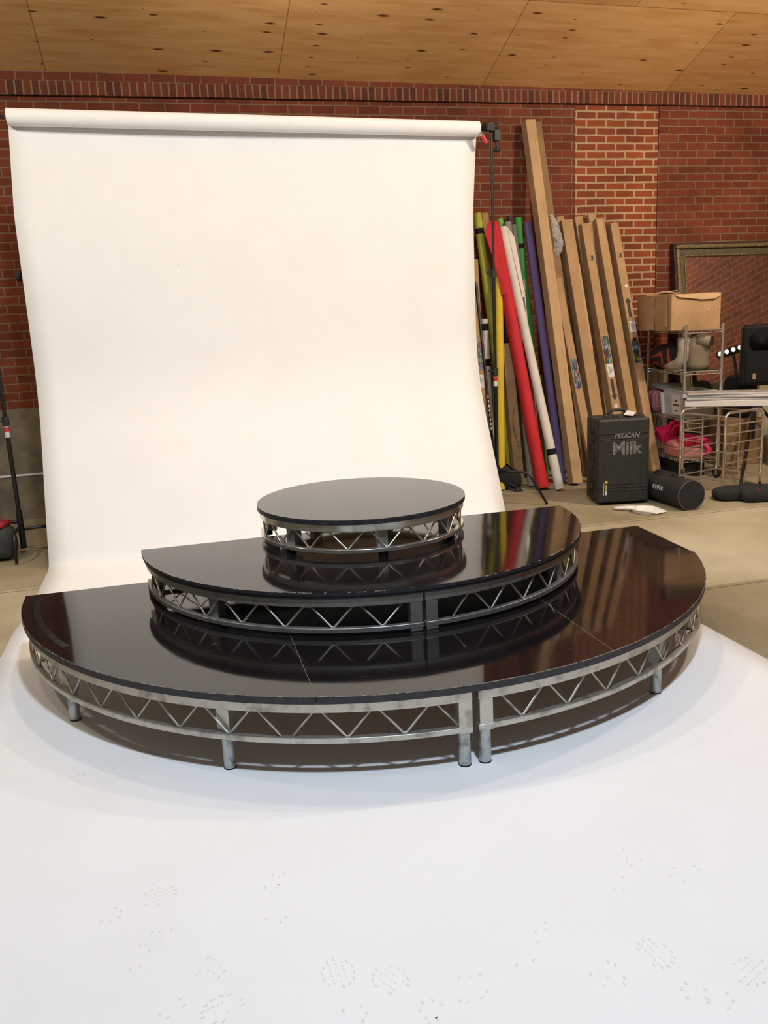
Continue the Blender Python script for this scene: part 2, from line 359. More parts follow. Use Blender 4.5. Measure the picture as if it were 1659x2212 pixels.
M_floor = floormat(); M_ply = plymat(); M_paper = papermat(); M_deck = deckmat()
M_galv = metalmat('galvanised_steel', (.30, .29, .26), (.56, .55, .49), .38, .55)
M_galv2 = metalmat('dull_steel', (.27, .27, .265), (.45, .45, .435), .34, .5)
M_shiny = metalmat('bright_steel', (.50, .50, .47), (.66, .66, .60), .14, .24)
M_pipe = metalmat('scuffed_pipe', (.20, .22, .22), (.50, .53, .52), .4, .6, 22)
M_chrome = metalmat('chrome_wire', (.55, .53, .48), (.75, .73, .66), .15, .28)
M_tape2 = plain('glossy_black_tape', (.003, .003, .0032), .35, var=.3, scale=30, spec=.3)
M_under = plain('plywood_underside', (.30, .19, .11), .8, var=.2, scale=6)
M_edge = plain('deck_edge_tape', (.026, .026, .034), .55, var=.5, scale=30)
M_worn = plain('worn_edge', (.42, .38, .32), .8, var=.5, scale=60)
M_tape = plain('black_gaffer_tape', (.010, .009, .010), .75, var=.3, scale=30, spec=.15)
M_card = plain('cardboard', (.40, .245, .125), .85, var=.16, scale=5, spec=.2)
M_card2 = plain('cardboard_pale', (.47, .30, .16), .85, var=.14, scale=4, spec=.2)
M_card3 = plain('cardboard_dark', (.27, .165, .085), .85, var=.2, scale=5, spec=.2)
M_btape = plain('parcel_tape', (.42, .27, .15), .3, var=.1)
M_blackp = plain('black_plastic', (.022, .022, .021), .5, var=.25, scale=25, bump=.15, bscale=220)
M_spk = plain('matte_black_cabinet', (.007, .007, .0075), .65, var=.2, scale=30, spec=.2)
M_blackm = plain('black_metal', (.012, .012, .013), .38, var=.2, scale=30)
M_blackf = plain('black_fabric', (.013, .013, .014), .9, var=.4, scale=14, bump=.6, bscale=26)
M_grayf = plain('grey_sandbag_cloth', (.045, .047, .042), .9, var=.3, scale=12, bump=.6, bscale=22)
M_redf = plain('red_nylon', (.33, .018, .03), .6, var=.3, scale=14, bump=.4, bscale=30)
M_white = plain('white_plastic', (.72, .70, .66), .4, var=.05)
M_label = plain('white_label', (.62, .60, .57), .5, var=.06)
M_ink = plain('dark_ink', (.035, .028, .025), .7, var=.2)
M_greytxt = plain('grey_lettering', (.19, .19, .18), .6, var=.25, scale=60)
M_milk = plain('worn_stencil_paint', (.17, .17, .165), .6, var=.7, scale=35)
M_yel = plain('yellow_sticker', (.62, .44, .03), .5)
M_redp = plain('red_plastic', (.55, .03, .03), .4)
M_pipew = plain('pale_conduit', (.66, .64, .58), .4)
M_gilt = plain('gilded_wood', (.21, .165, .075), .42, metal=.35, var=.6, scale=55, bump=.9, bscale=70)
M_giltd = plain('olive_gilt_inner', (.115, .098, .055), .5, metal=.2, var=.3, scale=20)
M_frameb = plain('brown_frame_side', (.05, .017, .008), .6, var=.5, scale=20)
M_mirror = metalmat('mirror_silvering', (.82, .81, .78), (.82, .81, .78), .005, .005); M_mirror.node_tree.nodes['Principled BSDF'].inputs['Metallic'].default_value = 1
M_pink = plain('pale_pink_plastic', (.60, .235, .23), .45, var=.08)
M_hot = plain('hot_pink_plastic', (.56, .008, .085), .3, var=.1)
M_pinkf = plain('dusty_pink_vinyl', (.33, .12, .14), .5, var=.2, scale=30)
M_bin = glass('clear_bin_plastic', (.62, .64, .66), .45, .25)
M_film = glass('clear_film', (.75, .75, .75), .35, .12)
M_bone = plain('off_white_shell', (.36, .31, .215), .5, var=.14, scale=8)
M_manq = plain('grey_beige_mannequin', (.21, .165, .11), .5, var=.12, scale=4)
M_swirl = swirlmat(); M_conf = confettimat()
M_foam = plain('white_foam_board', (.62, .58, .55), .5, var=.06, scale=4)
M_foamp = plain('wrapped_panel', (.47, .44, .43), .22, var=.3, scale=9, stretch=(.4, 1, 4))
M_cream = plain('cream_box', (.44, .38, .25), .7)
M_wood = plain('brown_wood', (.17, .085, .038), .5, var=.3, scale=8)
M_foot = plain('footprint_dirt', (.735, .72, .70), .9, var=.1)
M_bulb = emis('vanity_bulb', (1, .93, .8), 2.2)
M_hole = plain('dark_hollow', (.012, .01, .009), .9)

# ------------------------------------------------------------------ setting
D = 7.328 * S
def struct(o): o['kind'] = 'structure'; return o
X0, X1 = -4.5, 7.25
XW = X1
struct(MB().box(((X0 + X1) / 2, 2.5, -.05), (X1 - X0 + 1, 15, .1)).build('floor', M_floor))
LZ = 3.782
PL, PR = at(1241, 380, D).x, at(1421, 400, D).x
wb = MB()
wb.box(((X0 + PL) / 2, D + .12, (1.057 + LZ) / 2), (PL - X0, .24, LZ - 1.057))
wb.box(((PR + X1) / 2, D + .12, (1.057 + LZ) / 2), (X1 - PR, .24, LZ - 1.057))
wb.box(((X0 + X1) / 2, D + .10, LZ + .22), (X1 - X0, .28, .20))
wall = struct(wb.build('wall_back', M_brick))
g = .006
struct(MB().box(((PL + PR) / 2, D + .125, (1.057 + LZ) / 2), (PR - PL - 2 * g, .24, LZ - 1.057)).build('bricked_up_opening', M_infill, wall))
struct(MB().box(((X0 + X1) / 2, D + .10, LZ + .063), (X1 - X0, .28, .114)).build('rowlock_course', M_rowlock, wall))
struct(MB().box(((X0 + X1) / 2, D + .11, .5285), (X1 - X0, .26, 1.057)).build('concrete_base', M_block, wall))

# plywood ceiling falling towards the wall
CZ = 3.972
sl = math.tan(math.radians(18.6))
cb = MB(); n0 = len(cb.v)
yy0, yy1 = D + .02, -4.0
cv = []
for x in (X0, X1 + .3):
    for y in (yy0, yy1):
        z = CZ + (D - y) * sl - .0105 * (x + 1.1)
        cv += [V((x, y, z)), V((x, y, z + .05))]
cb.add(cv, [(0, 2, 6, 4), (1, 5, 7, 3), (0, 4, 5, 1), (2, 3, 7, 6), (0, 1, 3, 2), (4, 6, 7, 5)])
struct(cb.build('ceiling', M_ply))
wr_ = MB(); yz = [(D + .24, 0), (-4.0, 0)]
top = lambda y: CZ + (D - y) * sl - .0105 * (X1 + 1.1) - .005
q = [(D + .0, 0), (-4.0, 0), (-4.0, top(-4.0)), (D + .0, top(D))]
wr_.add([V((x, y, z)) for x in (X1, X1 + .2) for y, z in q], [(0, 1, 2, 3), (4, 5, 6, 7), (0, 1, 5, 4), (1, 2, 6, 5), (2, 3, 7, 6), (3, 0, 4, 7)])
struct(wr_.build('wall_right', M_brick_r))
pz = .37 * S
cp = MB().cyl((-4.4, D - .02, pz), (1.2, D - .02, pz), .0125, n=12)
tag(cp.build('conduit_pipe', M_pipew, off=(0, D - .02, pz), smooth=True), 'thin pale conduit pipe running along the concrete base of the brick wall', 'pipe')
hk = at(40, 595, D)
tag(MB().box(hk + V((0, -.02, 0)), (.05, .04, .07)).cyl(hk + V((0, -.04, -.01)), hk + V((0, -.055, -.01)), .014).build('fixture_box', M_blackp, off=hk, bevel=.004), 'small black box fixed to the bricks left of the white paper', 'wall box')

# ------------------------------------------------------------------ stage
def platform(name, label, c, R, zt, zb, deck_t, rail_h, bot_z, bot_h, pitch, sections, mrail, mrod, full=False, legs=False, chord=0.0, ovh=.014):
    """tiered platform: deck boards over bent truss frames on posts"""
    root = empty(name, (c[0], c[1], zb), label, 'stage platform')
    zr1 = zt - deck_t; zr0 = zr1 - rail_h; Rf = R - ovh; rin = Rf - .028; rr = Rf - .016
    for (a0, a1, posts, v0) in sections:
        fr = MB().arc(c, rin, Rf, zr0, zr1, a0, a1, n=96 if full else 40)
        fr = fr.build('frame_section' if not full else 'top_ring', mrail, root, smooth=True, bevel=.002)
        MB().arc(c, rin, Rf, bot_z, bot_z + bot_h, a0, a1, n=96 if full else 40).build('bottom_rail', mrail, fr, smooth=True, bevel=.002)
        # zigzag rods: (start angle, pitch, half steps, starts low)
        zl, zh = bot_z + bot_h, zr0
        for (st_, pi_, nh_, low_) in v0:
            pts = []
            for k in range(nh_ + (0 if full else 1)):
                t = math.radians(st_ + k * pi_ / 2); low = (k % 2 == 0) == low_; z = zl + .003 if low else zh - .003
                da = math.radians(pi_ * (.03 if low else .085))
                for s_ in (-1, 1):
                    if not full and ((k == 0 and s_ < 0) or (k == nh_ and s_ > 0)): continue
                    pts.append((c[0] + math.cos(t + s_ * da) * rr, c[1] + math.sin(t + s_ * da) * rr, z))
            MB().tube(pts, .0048, n=8, closed=full).build('lattice_rod', mrod, fr, smooth='all')
        for (pa, leg) in posts:
            t = math.radians(pa); M = RZ(pa); pw = .055
            pr = rin - pw / 2 + (.026 if leg == 'seam' or leg == 'seamleg' else 0)
            q = V((c[0] + math.cos(t) * pr, c[1] + math.sin(t) * pr, 0))
            z0 = bot_z if (legs or full) else zb
            if leg in ('seam', 'seamleg'): z0 = min(z0, bot_z - .006) if legs else zb
            MB().box(q + V((0, 0, (z0 + zr1 - .001) / 2)), (pw, pw, zr1 - .001 - z0), M).build('post', mrail if not full else M_galv2, fr, bevel=.003)
            if legs:
                zb2 = z0 + .0
                MB().cyl(q + V((0, 0, .004)), q + V((0, 0, zb2 + .001)), .0242, n=24).build('leg', M_pipe, fr, smooth=True)
                MB().cyl(q + V((0, 0, 0)), q + V((0, 0, .008)), .0255, n=24).build('foot_cap', M_tape, fr, smooth=True)
    return root, zr0, zr1, Rf
def arcpts(c, R, a0, a1, n): return [(c[0] + R * math.cos(math.radians(a0 + (a1 - a0) * i / n)), c[1] + R * math.sin(math.radians(a0 + (a1 - a0) * i / n))) for i in range(n + 1)]
def clip(poly, p, nrm):                       # keep the side where (q-p).nrm <= 0
    out = []; f = lambda q: (q[0] - p[0]) * nrm[0] + (q[1] - p[1]) * nrm[1]
    for i, a in enumerate(poly):
        b = poly[(i + 1) % len(poly)]; fa, fb = f(a), f(b)
        if fa <= 0: out.append(a)
        if fa * fb < 0:
            t = fa / (fa - fb); out.append((a[0] + (b[0] - a[0]) * t, a[1] + (b[1] - a[1]) * t))
    return out
def backframe(root, c, hw, yb, z0, zr0, zr1, bz, bh, mrail):
    b = MB().box((c[0], yb, (zr0 + zr1) / 2), (2 * hw, .028, zr1 - zr0)).build('back_frame', mrail, root, bevel=.002)
    MB().box((c[0], yb, bz + bh / 2), (2 * hw, .028, bh)).build('bottom_rail', mrail, b, bevel=.002)
    n = int(2 * hw / .1); pts = [(c[0] - hw + .03 + (2 * hw - .06) * i / n, yb, bz + bh + .003 if i % 2 else zr0 - .003) for i in range(n + 1)]
    MB().tube(pts, .0048, n=6).build('lattice_rod', mrail, b)
# lower tier
c1, R1, z1 = (.873 * S, 3.975 * S), 1.601 * S, .30 * S
YB = 3.991 * S
t1, zr0, zr1, Rf = platform('semicircular_platform', 'largest black topped half round platform standing on short pipe legs on the white paper', c1, R1, z1, 0, .031, .042, .150, .022, 6.72,
    [(180, 269.35, [(181.6, 'leg'), (209, 'leg'), (238.9, 'leg'), (268.5, 'seamleg')], [(184.87, 6.87, 18, True), (247.64, 6.79, 6, True)]), (270.1, 360, [(271.1, 'seamleg'), (302.9, 'leg'), (331, 'leg'), (358.4, 'leg')], [(272.7, 6.62, 25, False)])], M_galv, M_galv, legs=True)
backframe(t1, c1, R1 - .06, YB - .05, 0, zr0, zr1, .150, .022, M_galv2)
half = arcpts(c1, R1, 178.6 - .0, 361.4, 96)
half = clip(half, (0, YB), (0, 1))
half = clip(half, flo(1376, 1136, z1)[:2], ((flo(1480, 1184, z1) - flo(1376, 1136, z1)).y * -1, (flo(1480, 1184, z1) - flo(1376, 1136, z1)).x))
def side_of(poly, p, nrm): return clip(poly, p, nrm)
s1 = (flo(620, 1370, z1), flo(690, 1505, z1)); s2 = (flo(1165, 1295, z1), flo(1330, 1407, z1))
xs1, xs2 = (s1[0].x + s1[1].x) / 2, (s2[0].x + s2[1].x) / 2
gap = .0012
for lo, hi in ((None, xs1 - gap), (xs1 + gap, xs2 - gap), (xs2 + gap, None)):
    pl = half
    if lo is not None: pl = clip(pl, (lo, 0), (-1, 0))
    if hi is not None: pl = clip(pl, (hi, 0), (1, 0))
    dk = MB().prism(pl, z1 - .031, z1).build('deck_board', [M_deck, M_edge, M_under], t1)
    for q in dk.data.polygons:
        if abs(q.normal.z) < .5: q.material_index = 1
        elif q.normal.z < 0: q.material_index = 2
for xs in (xs1, xs2):
    yf = c1[1] - math.sqrt(R1 * R1 - (xs - c1[0]) ** 2)
    tag(MB().box((xs, (yf + YB) / 2, z1 - .0004), (.0018, YB - yf - .02, .0012)).build('worn_seam', plain('seam_dust', (.20, .18, .16), .8, var=.5, scale=40), t1), 'pale worn joint line between deck boards')
er = random.Random(3); eb = MB()
for k in range(700):
    a = er.uniform(181, 359); ln = er.uniform(.1, .9) * (1.6 if er.random() < .2 else 1)
    if a + ln > 341.5: continue
    wd = er.uniform(.0006, .0022)
    eb.arc(c1, R1 - wd, R1 + .0006, z1 - er.uniform(.0006, .0022), z1 + .0005, a, a + ln, n=3)
chips = eb.build('chipped_edge', M_worn, t1); chips['kind'] = 'stuff'
tp = MB()
for a in range(176, 206, 2):
    pass
MB().arc(c1, R1 - .088, R1 - .058, z1 - .0005, z1 + .0006, 180.5, 209, n=24).build('tape_strip', M_tape2, t1)
q0, q1 = flo(1376, 1136, z1), flo(1480, 1184, z1); dr = (q1 - q0).normalized(); nr = V((-dr.y, dr.x, 0))
if nr.x > 0: nr = -nr
tq = [q0 + dr * .0 + nr * .004, q1 - dr * .01 + nr * .004, q1 - dr * .10 + nr * .14, q0 + dr * .05 + nr * .10]
MB().prism([(q.x, q.y) for q in tq], z1 - .0005, z1 + .0008).build('taped_corner', M_tape2, t1)
# middle tier
c2, R2, z2 = (.856 * S, 3.930 * S), 1.051 * S, .480 * S
YB2 = 3.910 * S
t2, yr0, yr1, Rf2 = platform('semicircular_platform', 'middle half round platform stacked on the largest one, its two frames meeting at the front', c2, R2, z2, z1 + .001, .032, .040, z1 + .017, .022, 10.42,
    [(180, 269.75, [(182, 'a'), (220.6, 'a'), (268.2, 'seam')], [(187.1, 10.55, 15, True)]), (270.1, 360, [(271.6, 'seam'), (314.3, 'a'), (358, 'a')], [(276.2, 10.0, 16, True)])], M_galv2, M_galv, ovh=.016)
backframe(t2, c2, R2 - .05, YB2 - .05, z1, yr0, yr1, z1 + .017, .022, M_galv2)
h2 = clip(arcpts(c2, R2, 178.8, 361.2, 96), (0, YB2), (0, 1))
dk = MB().prism(h2, z2 - .016, z2).build('deck_board', [M_deck, M_edge, M_under], t2)
for q in dk.data.polygons:
    if abs(q.normal.z) < .5: q.material_index = 1
    elif q.normal.z < 0: q.material_index = 2
MB().prism(clip(arcpts(c2, R2 - .005, 178.8, 361.2, 96), (0, YB2 - .003), (0, 1)), z2 - .032, z2 - .0155).build('under_board', M_edge, t2)
eb = MB()
for k in range(70):
    a = er.uniform(190, 359); eb.arc(c2, R2 - er.uniform(.001, .003), R2 + .0006, z2 - er.uniform(.0006, .0025), z2 + .0004, a, a + er.uniform(.2, 1.5), n=3)
chips = eb.build('chipped_edge', M_worn, t2); chips['kind'] = 'stuff'
# top tier
c3, R3, z3 = (.834 * S, 3.815 * S), .4905 * S, .650 * S
t3, wr0, wr1, Rf3 = platform('round_platform', 'small full round platform with bright steel lattice ring on top of the middle one', c3, R3, z3, z2 + .001, .026, .038, z2 + .026, .020, 360 / 17,
    [(0, 360, [(x, 'a') for x in (213.5, 268, 317, 8, 60, 112, 163)], [(270.3 - 360 / 17 * 13, 360 / 17, 34, True)])], M_shiny, M_shiny, full=True, ovh=.010)
dk = MB().prism(arcpts(c3, R3, 0, 359, 119), z3 - .026, z3).build('deck_board', [M_deck, M_edge, M_under], t3)
for q in dk.data.polygons:
    if abs(q.normal.z) < .5: q.material_index = 1
    elif q.normal.z < 0: q.material_index = 2
for a in (213.5, 268, 317, 8, 60, 112, 163):
    t = math.radians(a); q = V((c3[0] + math.cos(t) * (R3 - .04), c3[1] + math.sin(t) * (R3 - .04), 0))
    MB().cyl(q + V((0, 0, z2 + .001)), q + V((0, 0, z2 + .027)), .024).build('foot_pad', M_tape, t3, smooth=True)

# ------------------------------------------------------------------ paper backdrop
bd = empty('paper_backdrop', (.9, 6.0, 0), 'huge white seamless paper hanging from a roll and sweeping out across the floor', 'backdrop')
prof = [(7.205, 3.27), (7.20, 3.0), (7.198, 2.5), (7.195, 2.0), (7.188, 1.72), (7.176, 1.50), (7.152, 1.33), (7.112, 1.17), (7.052, 1.01), (6.972, .85), (6.87, .665), (6.77, .485), (6.68, .315), (6.608, .17), (6.56, .075), (6.52, .026), (6.46, .008), (6.3, .003), (5.6, .0025), (4.6, .0025), (3.6, .0025), (2.6, .0025), (1.6, .0025), (.9, .0025)]
fine = []
for i in range(len(prof) - 1):
    for k in range(4):
        t = k / 4; p0 = prof[max(i - 1, 0)]; p1 = prof[i]; p2 = prof[i + 1]; p3 = prof[min(i + 2, len(prof) - 1)]
        fine.append(tuple(.5 * (2 * p1[j] + (p2[j] - p0[j]) * t + (2 * p0[j] - 5 * p1[j] + 4 * p2[j] - p3[j]) * t * t + (3 * p1[j] - p0[j] - 3 * p2[j] + p3[j]) * t ** 3) for j in (0, 1)))
fine.append(prof[-1])
xl = lambda z, y: -1.0 + (max(0, z - 2.6) / .67) * .045 - (0.03 if y < 5.2 else 0)
xr = lambda z, y: 2.69 + (max(0, z - 2.6) / .67) * .05
ps = MB(); nx = 24; vs = []
for (y, z) in fine:
    for i in range(nx + 1):
        t = i / nx; x = xl(z, y) * (1 - t) + xr(z, y) * t
        zz = z + (.0025 * math.sin(x * 2.3 + y * 1.1) * (1 if .3 < z < 2.8 else 0))
        edge = max(0, abs(t - .5) * 2 - .9) / .1
        yy = y - (.012 * math.sin(x * 1.7 + z * 1.3) + .012 * edge) * min(1, z / .6)
        if z > 3.1: zz = zz + (.006 - .017 * (x + .95))* (z - 3.1) / .17
        vs.append((x, yy, max(zz, .002)))
ps.add(vs, [(j * (nx + 1) + i, j * (nx + 1) + i + 1, (j + 1) * (nx + 1) + i + 1, (j + 1) * (nx + 1) + i) for j in range(len(fine) - 1) for i in range(nx)])
ps.build('paper_sheet', M_paper, bd, smooth='all', solid=.0012)
RL, RR = V((-.952, 7.145, 3.298)), V((2.742, 7.145, 3.240))
ax = (RR - RL).normalized()
rl = MB().cyl(RL, RR, .061, n=48)
roll = rl.build('paper_roll', M_paper, bd, smooth=True)
for e_, sgn in ((RL, -1), (RR, 1)):
    MB().cyl(e_ + ax * sgn * -.01, e_ + ax * sgn * .012, .028, n=24).build('core_end', M_card3, roll, smooth=True)
# shoe prints tracked on the paper
fp = MB(); frn = random.Random(11)
def sole(px, py, rot, sc_=1.0, keep=.75):
    o = flo(px, py); c_, s_ = math.cos(rot), math.sin(rot)
    def put(u, v_, a, b):
        if frn.random() > keep: return
        q = o + V((c_ * u - s_ * v_, s_ * u + c_ * v_, 0)); M = RZ(math.degrees(rot) + frn.uniform(-20, 20))
        fp.box((q.x, q.y, .0034), (a, b, .0003), M)
    for k in range(14):
        a = 2 * math.pi * k / 14
        put(.062 + .052 * math.cos(a), .042 * math.sin(a), .012, .005)
        if k % 2 == 0: put(-.085 + .032 * math.cos(a), .030 * math.sin(a), .011, .006)
    for r_ in (-.018, 0, .018):
        for k in range(6): put(.03 + k * .013, r_, .006, .0035)
for a in ((745, 2140, 1.65, 1, .8), (880, 2145, 2.1), (1450, 2095, 1.7, 1, .75), (1595, 2125, .4), (300, 1955, .3), (320, 2060, 1.2, 1, .35), (420, 2130, .8, 1, .4), (430, 2205, .3, 1, .5), (1350, 1875, .9, 1, .35), (210, 1665, .5, 1, .5), (600, 1940, 1.4, 1, .25), (1450, 1905, .2, 1, .25), (1170, 2050, .7, 1, .25), (990, 2170, .7, 1, .25), (1330, 2150, 1.4, 1, .2)): sole(*a)
fpo = fp.build('shoe_prints', M_foot, bd); fpo['kind'] = 'stuff'
us = MB(); q = [flo(27, 1370), flo(14, 1402)]
us.prism([(-1.06, 4.70), (-.9, 4.72), (-.9, 3.0), (-1.09, 3.0), (-1.05, 3.9), (-1.075, 4.3)], .0008, .0018)
tag(us.build('paper_scrap', M_paper, off=(-.98, 4, 0)), 'torn white paper strip under the left edge of the big sheet by the platform', 'paper')
# crossbar, stands
STY = 7.145
XB = at(1065, 520, STY).x
cl = V((XB, STY, 3.236))
cb_ = MB().cyl(V((-1.30, STY, 3.304)), cl, .012, n=14)
tag(cb_.build('crossbar', M_blackm, off=(.9, STY, 3.26), smooth=True), 'thin black bar that carries the white paper roll between two stands', 'crossbar')
def cstand(name, label, foot, top_z, lower_h, angs, head, mid=None, legh=.29, reach=.30, foot_r=.46):
    x, y = foot; root = empty(name, (x, y, 0), label, 'stand')
    P_ = lambda z: V((x, y, z))
    MB().cyl(P_(.12), P_(lower_h), .0175, n=18).build('lower_pole', M_blackm, root, smooth=True)
    MB().cyl(P_(lower_h), P_(mid or top_z), .0145, n=18).build('middle_pole', M_blackm, root, smooth=True)
    if mid: MB().cyl(P_(mid), P_(top_z), .011, n=18).build('upper_pole', M_blackm, root, smooth=True)
    for z in [lower_h] + ([mid] if mid else []):
        c_ = MB().cyl(P_(z - .035), P_(z + .03), .026, n=18).build('collar', M_blackp, root, smooth=True)
        MB().cyl(P_(z) + V((-.02, -.012, 0)), P_(z) + V((-.055, -.03, .008)), .006).box(P_(z) + V((-.068, -.036, .012)), (.035, .012, .022), RZ(30)).build('knob', M_blackp, c_)
    MB().cyl(P_(lower_h - .13), P_(lower_h - .045), .0182, n=18).build('red_white_sticker', [M_label], root, smooth=True)
    MB().cyl(P_(lower_h - .085), P_(lower_h - .05), .0186, n=18).build('sticker_band', M_redp, root, smooth=True)
    MB().cyl(P_(.05), P_(.36), .024, n=18).build('base_socket', M_blackm, root, smooth=True)
    for k, (a, hz) in enumerate(angs):
        d = V((math.cos(math.radians(a)), math.sin(math.radians(a)), 0))
        pts = [P_(hz) + d * .01, P_(hz + .005) + d * .1, P_(hz) + d * (reach - .04), P_(hz - .02) + d * (reach), P_(hz - .05) + d * (reach + .02), P_(.012) + d * foot_r]
        MB().tube(pts, .0125, n=12).build('leg', M_blackm, root, smooth='all')
    if head:
        c0 = P_(top_z)
        hd = MB().box(c0 + V((-.02, -.01, .01)), (.09, .06, .05), RZ(20)).cyl(c0 + V((-.07, 0, .03)), c0 + V((.05, 0, .02)), .03, n=14).cyl(c0 + V((-.01, -.03, .02)), c0 + V((-.01, .03, .02)), .036, n=16)
        hd = hd.build('clamp_head', M_blackm, root, bevel=.003)
        MB().box(c0 + V((.045, -.01, -.05)), (.05, .05, .09)).cyl(c0 + V((.045, -.01, -.09)), c0 + V((.05, -.01, -.15)), .014).cyl(c0 + V((.02, -.01, -.165)), c0 + V((.075, -.01, -.155)), .016).build('clamp_jaw', M_blackm, hd, bevel=.003)
    return root
cstand('light_stand', 'tall black stand holding the right end of the paper roll', (XB, STY), 3.236, 1.215, [(-36, .30), (80, .27), (205, .24)], True, mid=2.06)
lx = at(47, 1150, 7.1)
cstand('light_stand', 'tall black stand with a red sticker at the left edge of the paper', (lx.x, 7.10), 3.30, 1.08, [(-91, .235), (14, .20), (150, .26)], True, mid=2.5, reach=.30, foot_r=.345)
sp0 = V((2.752, 7.10, 3.20))
sc1 = MB().box(sp0 + V((0, 0, -.015)), (.018, .03, .05), RY(-35)).cyl(sp0 + V((-.02, 0, .03)), sp0 + V((.01, 0, -.02)), .008)
sco = sc1.build('spring_clamp', M_shiny, off=sp0)
tag(sco, 'small metal spring clamp with a red tip at the right end of the paper roll', 'clamp')
MB().cyl(sp0 + V((.006, -.004, -.02)), sp0 + V((.040, -.01, -.085)), .017, .013).build('red_tip', M_redp, sco, smooth=True)

# ------------------------------------------------------------------ leaning rolls and boxes
def base_on(top, second, yb):                 # follow the line of the item down to where the floor is yb from the camera
    lo, hi = 0.0, 6.0
    for _ in range(60):
        t = (lo + hi) / 2; p = (top[0] + (second[0] - top[0]) * t, top[1] + (second[1] - top[1]) * t)
        d = ray(*p)
        if d.z >= -1e-4 or flo(*p).y > yb: lo = t
        else: hi = t
    return flo(*p)
def lean_frame(B, T):
    a = (T - B).normalized(); u = (V((1, 0, 0)) - a * a.x).normalized(); v = u.cross(a)   # v points to the front
    if v.y > 0: v = -v
    return a, u, v
def proll(label, mat, top, base, r, Yt=7.2 * S, bands=(), core=True, group='paper rolls leaning on the brick wall', name='paper_roll', flare=0, topcap=None, name_band='tape_band'):
    T = at(*top, Yt); B = base if isinstance(base, V) else flo(*base)
    a, u, v = lean_frame(B, T); B = V(B); B.z = r * math.sqrt(max(0, 1 - a.z ** 2)) + .001
    a = (T - B).normalized()
    root = empty(name, (B.x, B.y, 0), label, 'paper roll', group)
    Mx = Matrix((u, v, a)).transposed()
    ln = (T - B).length
    pr = [(r * (1 + flare), 0), (r, .25), (r, ln - .002), (r - .002, ln), (.026 if core else .002, ln), (.026 if core else .002, ln - .12)]
    MB().lathe(pr, B, n=28, M=Mx).build('paper', mat, root, smooth=True)
    for (t, wd, bm_) in bands:
        MB().lathe([(r + .0008, t * ln), (r + .0018, t * ln + .001), (r + .0018, t * ln + wd - .001), (r + .0008, t * ln + wd)], B, n=28, M=Mx).build(name_band, bm_, root, smooth=True)
    return root, B, T, a, u, v
def rollcol(name, c): return plain(name, c, .7, var=.08, scale=6, spec=.25)
C_lime = rollcol('lime_paper', (.42, .42, .055)); C_yel = rollcol('yellow_paper', (.66, .47, .035)); C_red = rollcol('red_paper', (.52, .022, .028))
C_whi = rollcol('ivory_paper', (.66, .60, .53)); C_grn = rollcol('green_paper', (.045, .27, .06)); C_lgrn = rollcol('bright_green_paper', (.13, .46, .10))
C_brn = rollcol('dark_brown_paper', (.075, .035, .03)); C_gry = rollcol('grey_paper', (.25, .23, .205)); C_gry2 = rollcol('grey_green_paper', (.15, .145, .115)); C_pur = rollcol('purple_paper', (.15, .105, .26))
proll('lime yellow paper roll with a black tape band beside the white backdrop', C_lime, (1031, 461), base_on((1031, 461), (1054, 640), 6.86 * S), .041, Yt=7.16 * S, bands=[(.925, .055, M_tape)])
proll('bright yellow paper roll standing behind the right stand pole', C_yel, (1076, 568), base_on((1076, 568), (1081, 960), 6.60 * S), .044, Yt=7.02 * S)
rr_ = proll('fat red paper roll with a torn top', C_red, (1066, 482), (1173, 1058), .062, Yt=7.12 * S, flare=.1)
_, B_, T_, a_, u_, v_ = rr_
fl = MB(); L_ = (T_ - B_).length
pa = [B_ + a_ * (L_ - .05) + v_ * .064 - u_ * .02, B_ + a_ * (L_ + .012) + v_ * .058 - u_ * .045, B_ + a_ * (L_ - .09) + v_ * .05 - u_ * .135, B_ + a_ * (L_ - .32) + v_ * .05 - u_ * .105, B_ + a_ * (L_ - .75) + v_ * .045 - u_ * .066, B_ + a_ * (L_ - .75) + v_ * .066 - u_ * .02]
fl.add(pa, [tuple(range(6))]); fl.build('torn_flap', C_red, rr_[0], solid=.0015)
rw = proll('ivory white paper roll taped in black near its foot', C_whi, (1086, 492), (1209, 1060), .044, Yt=7.10 * S, bands=[(.128, .06, M_tape)])
_, B_, T_, a_, u_, v_ = rw; L_ = (T_ - B_).length
fl = MB(); fl.add([B_ + a_ * (L_ - .001) + u_ * .03 + v_ * .034, B_ + a_ * (L_ - .12) + u_ * .09 + v_ * .03, B_ + a_ * (L_ - .75) + u_ * .066 + v_ * .03, B_ + a_ * (L_ - .75) + u_ * .03 + v_ * .043], [(0, 1, 2, 3)])
fl.build('loose_paper_edge', C_whi, rw[0], solid=.0015)
MB().box(B_ + a_ * (L_ * .735) + u_ * .047 + v_ * .03, (.025, .008, .07), Matrix((u_, v_, a_)).transposed()).build('tape_scrap', M_tape, rw[0])
proll('dark purple paper roll left of the tallest cardboard box', C_pur, (1139.5, 482), (1215, 1044), .041, Yt=7.17 * S)
proll('dark green paper roll with a black tape band, behind the white roll', C_grn, (1118, 471), base_on((1118, 471), (1166, 915), 6.98 * S), .038, Yt=7.22 * S, bands=[(.885, .05, M_tape)])
proll('bright green roll end showing between red and white rolls', C_lgrn, (1079, 473), base_on((1079, 473), (1150, 880), 7.0 * S), .034, Yt=7.215 * S)
proll('dark brown roll end showing above the grey roll', C_brn, (1101, 466), base_on((1101, 466), (1150, 880), 7.12 * S), .036, Yt=7.245 * S, bands=[(.93, .05, M_tape)])
proll('light grey paper roll whose foot shows left of the red roll', C_gry, (1096, 481), (1149, 1052), .040, Yt=7.165 * S)
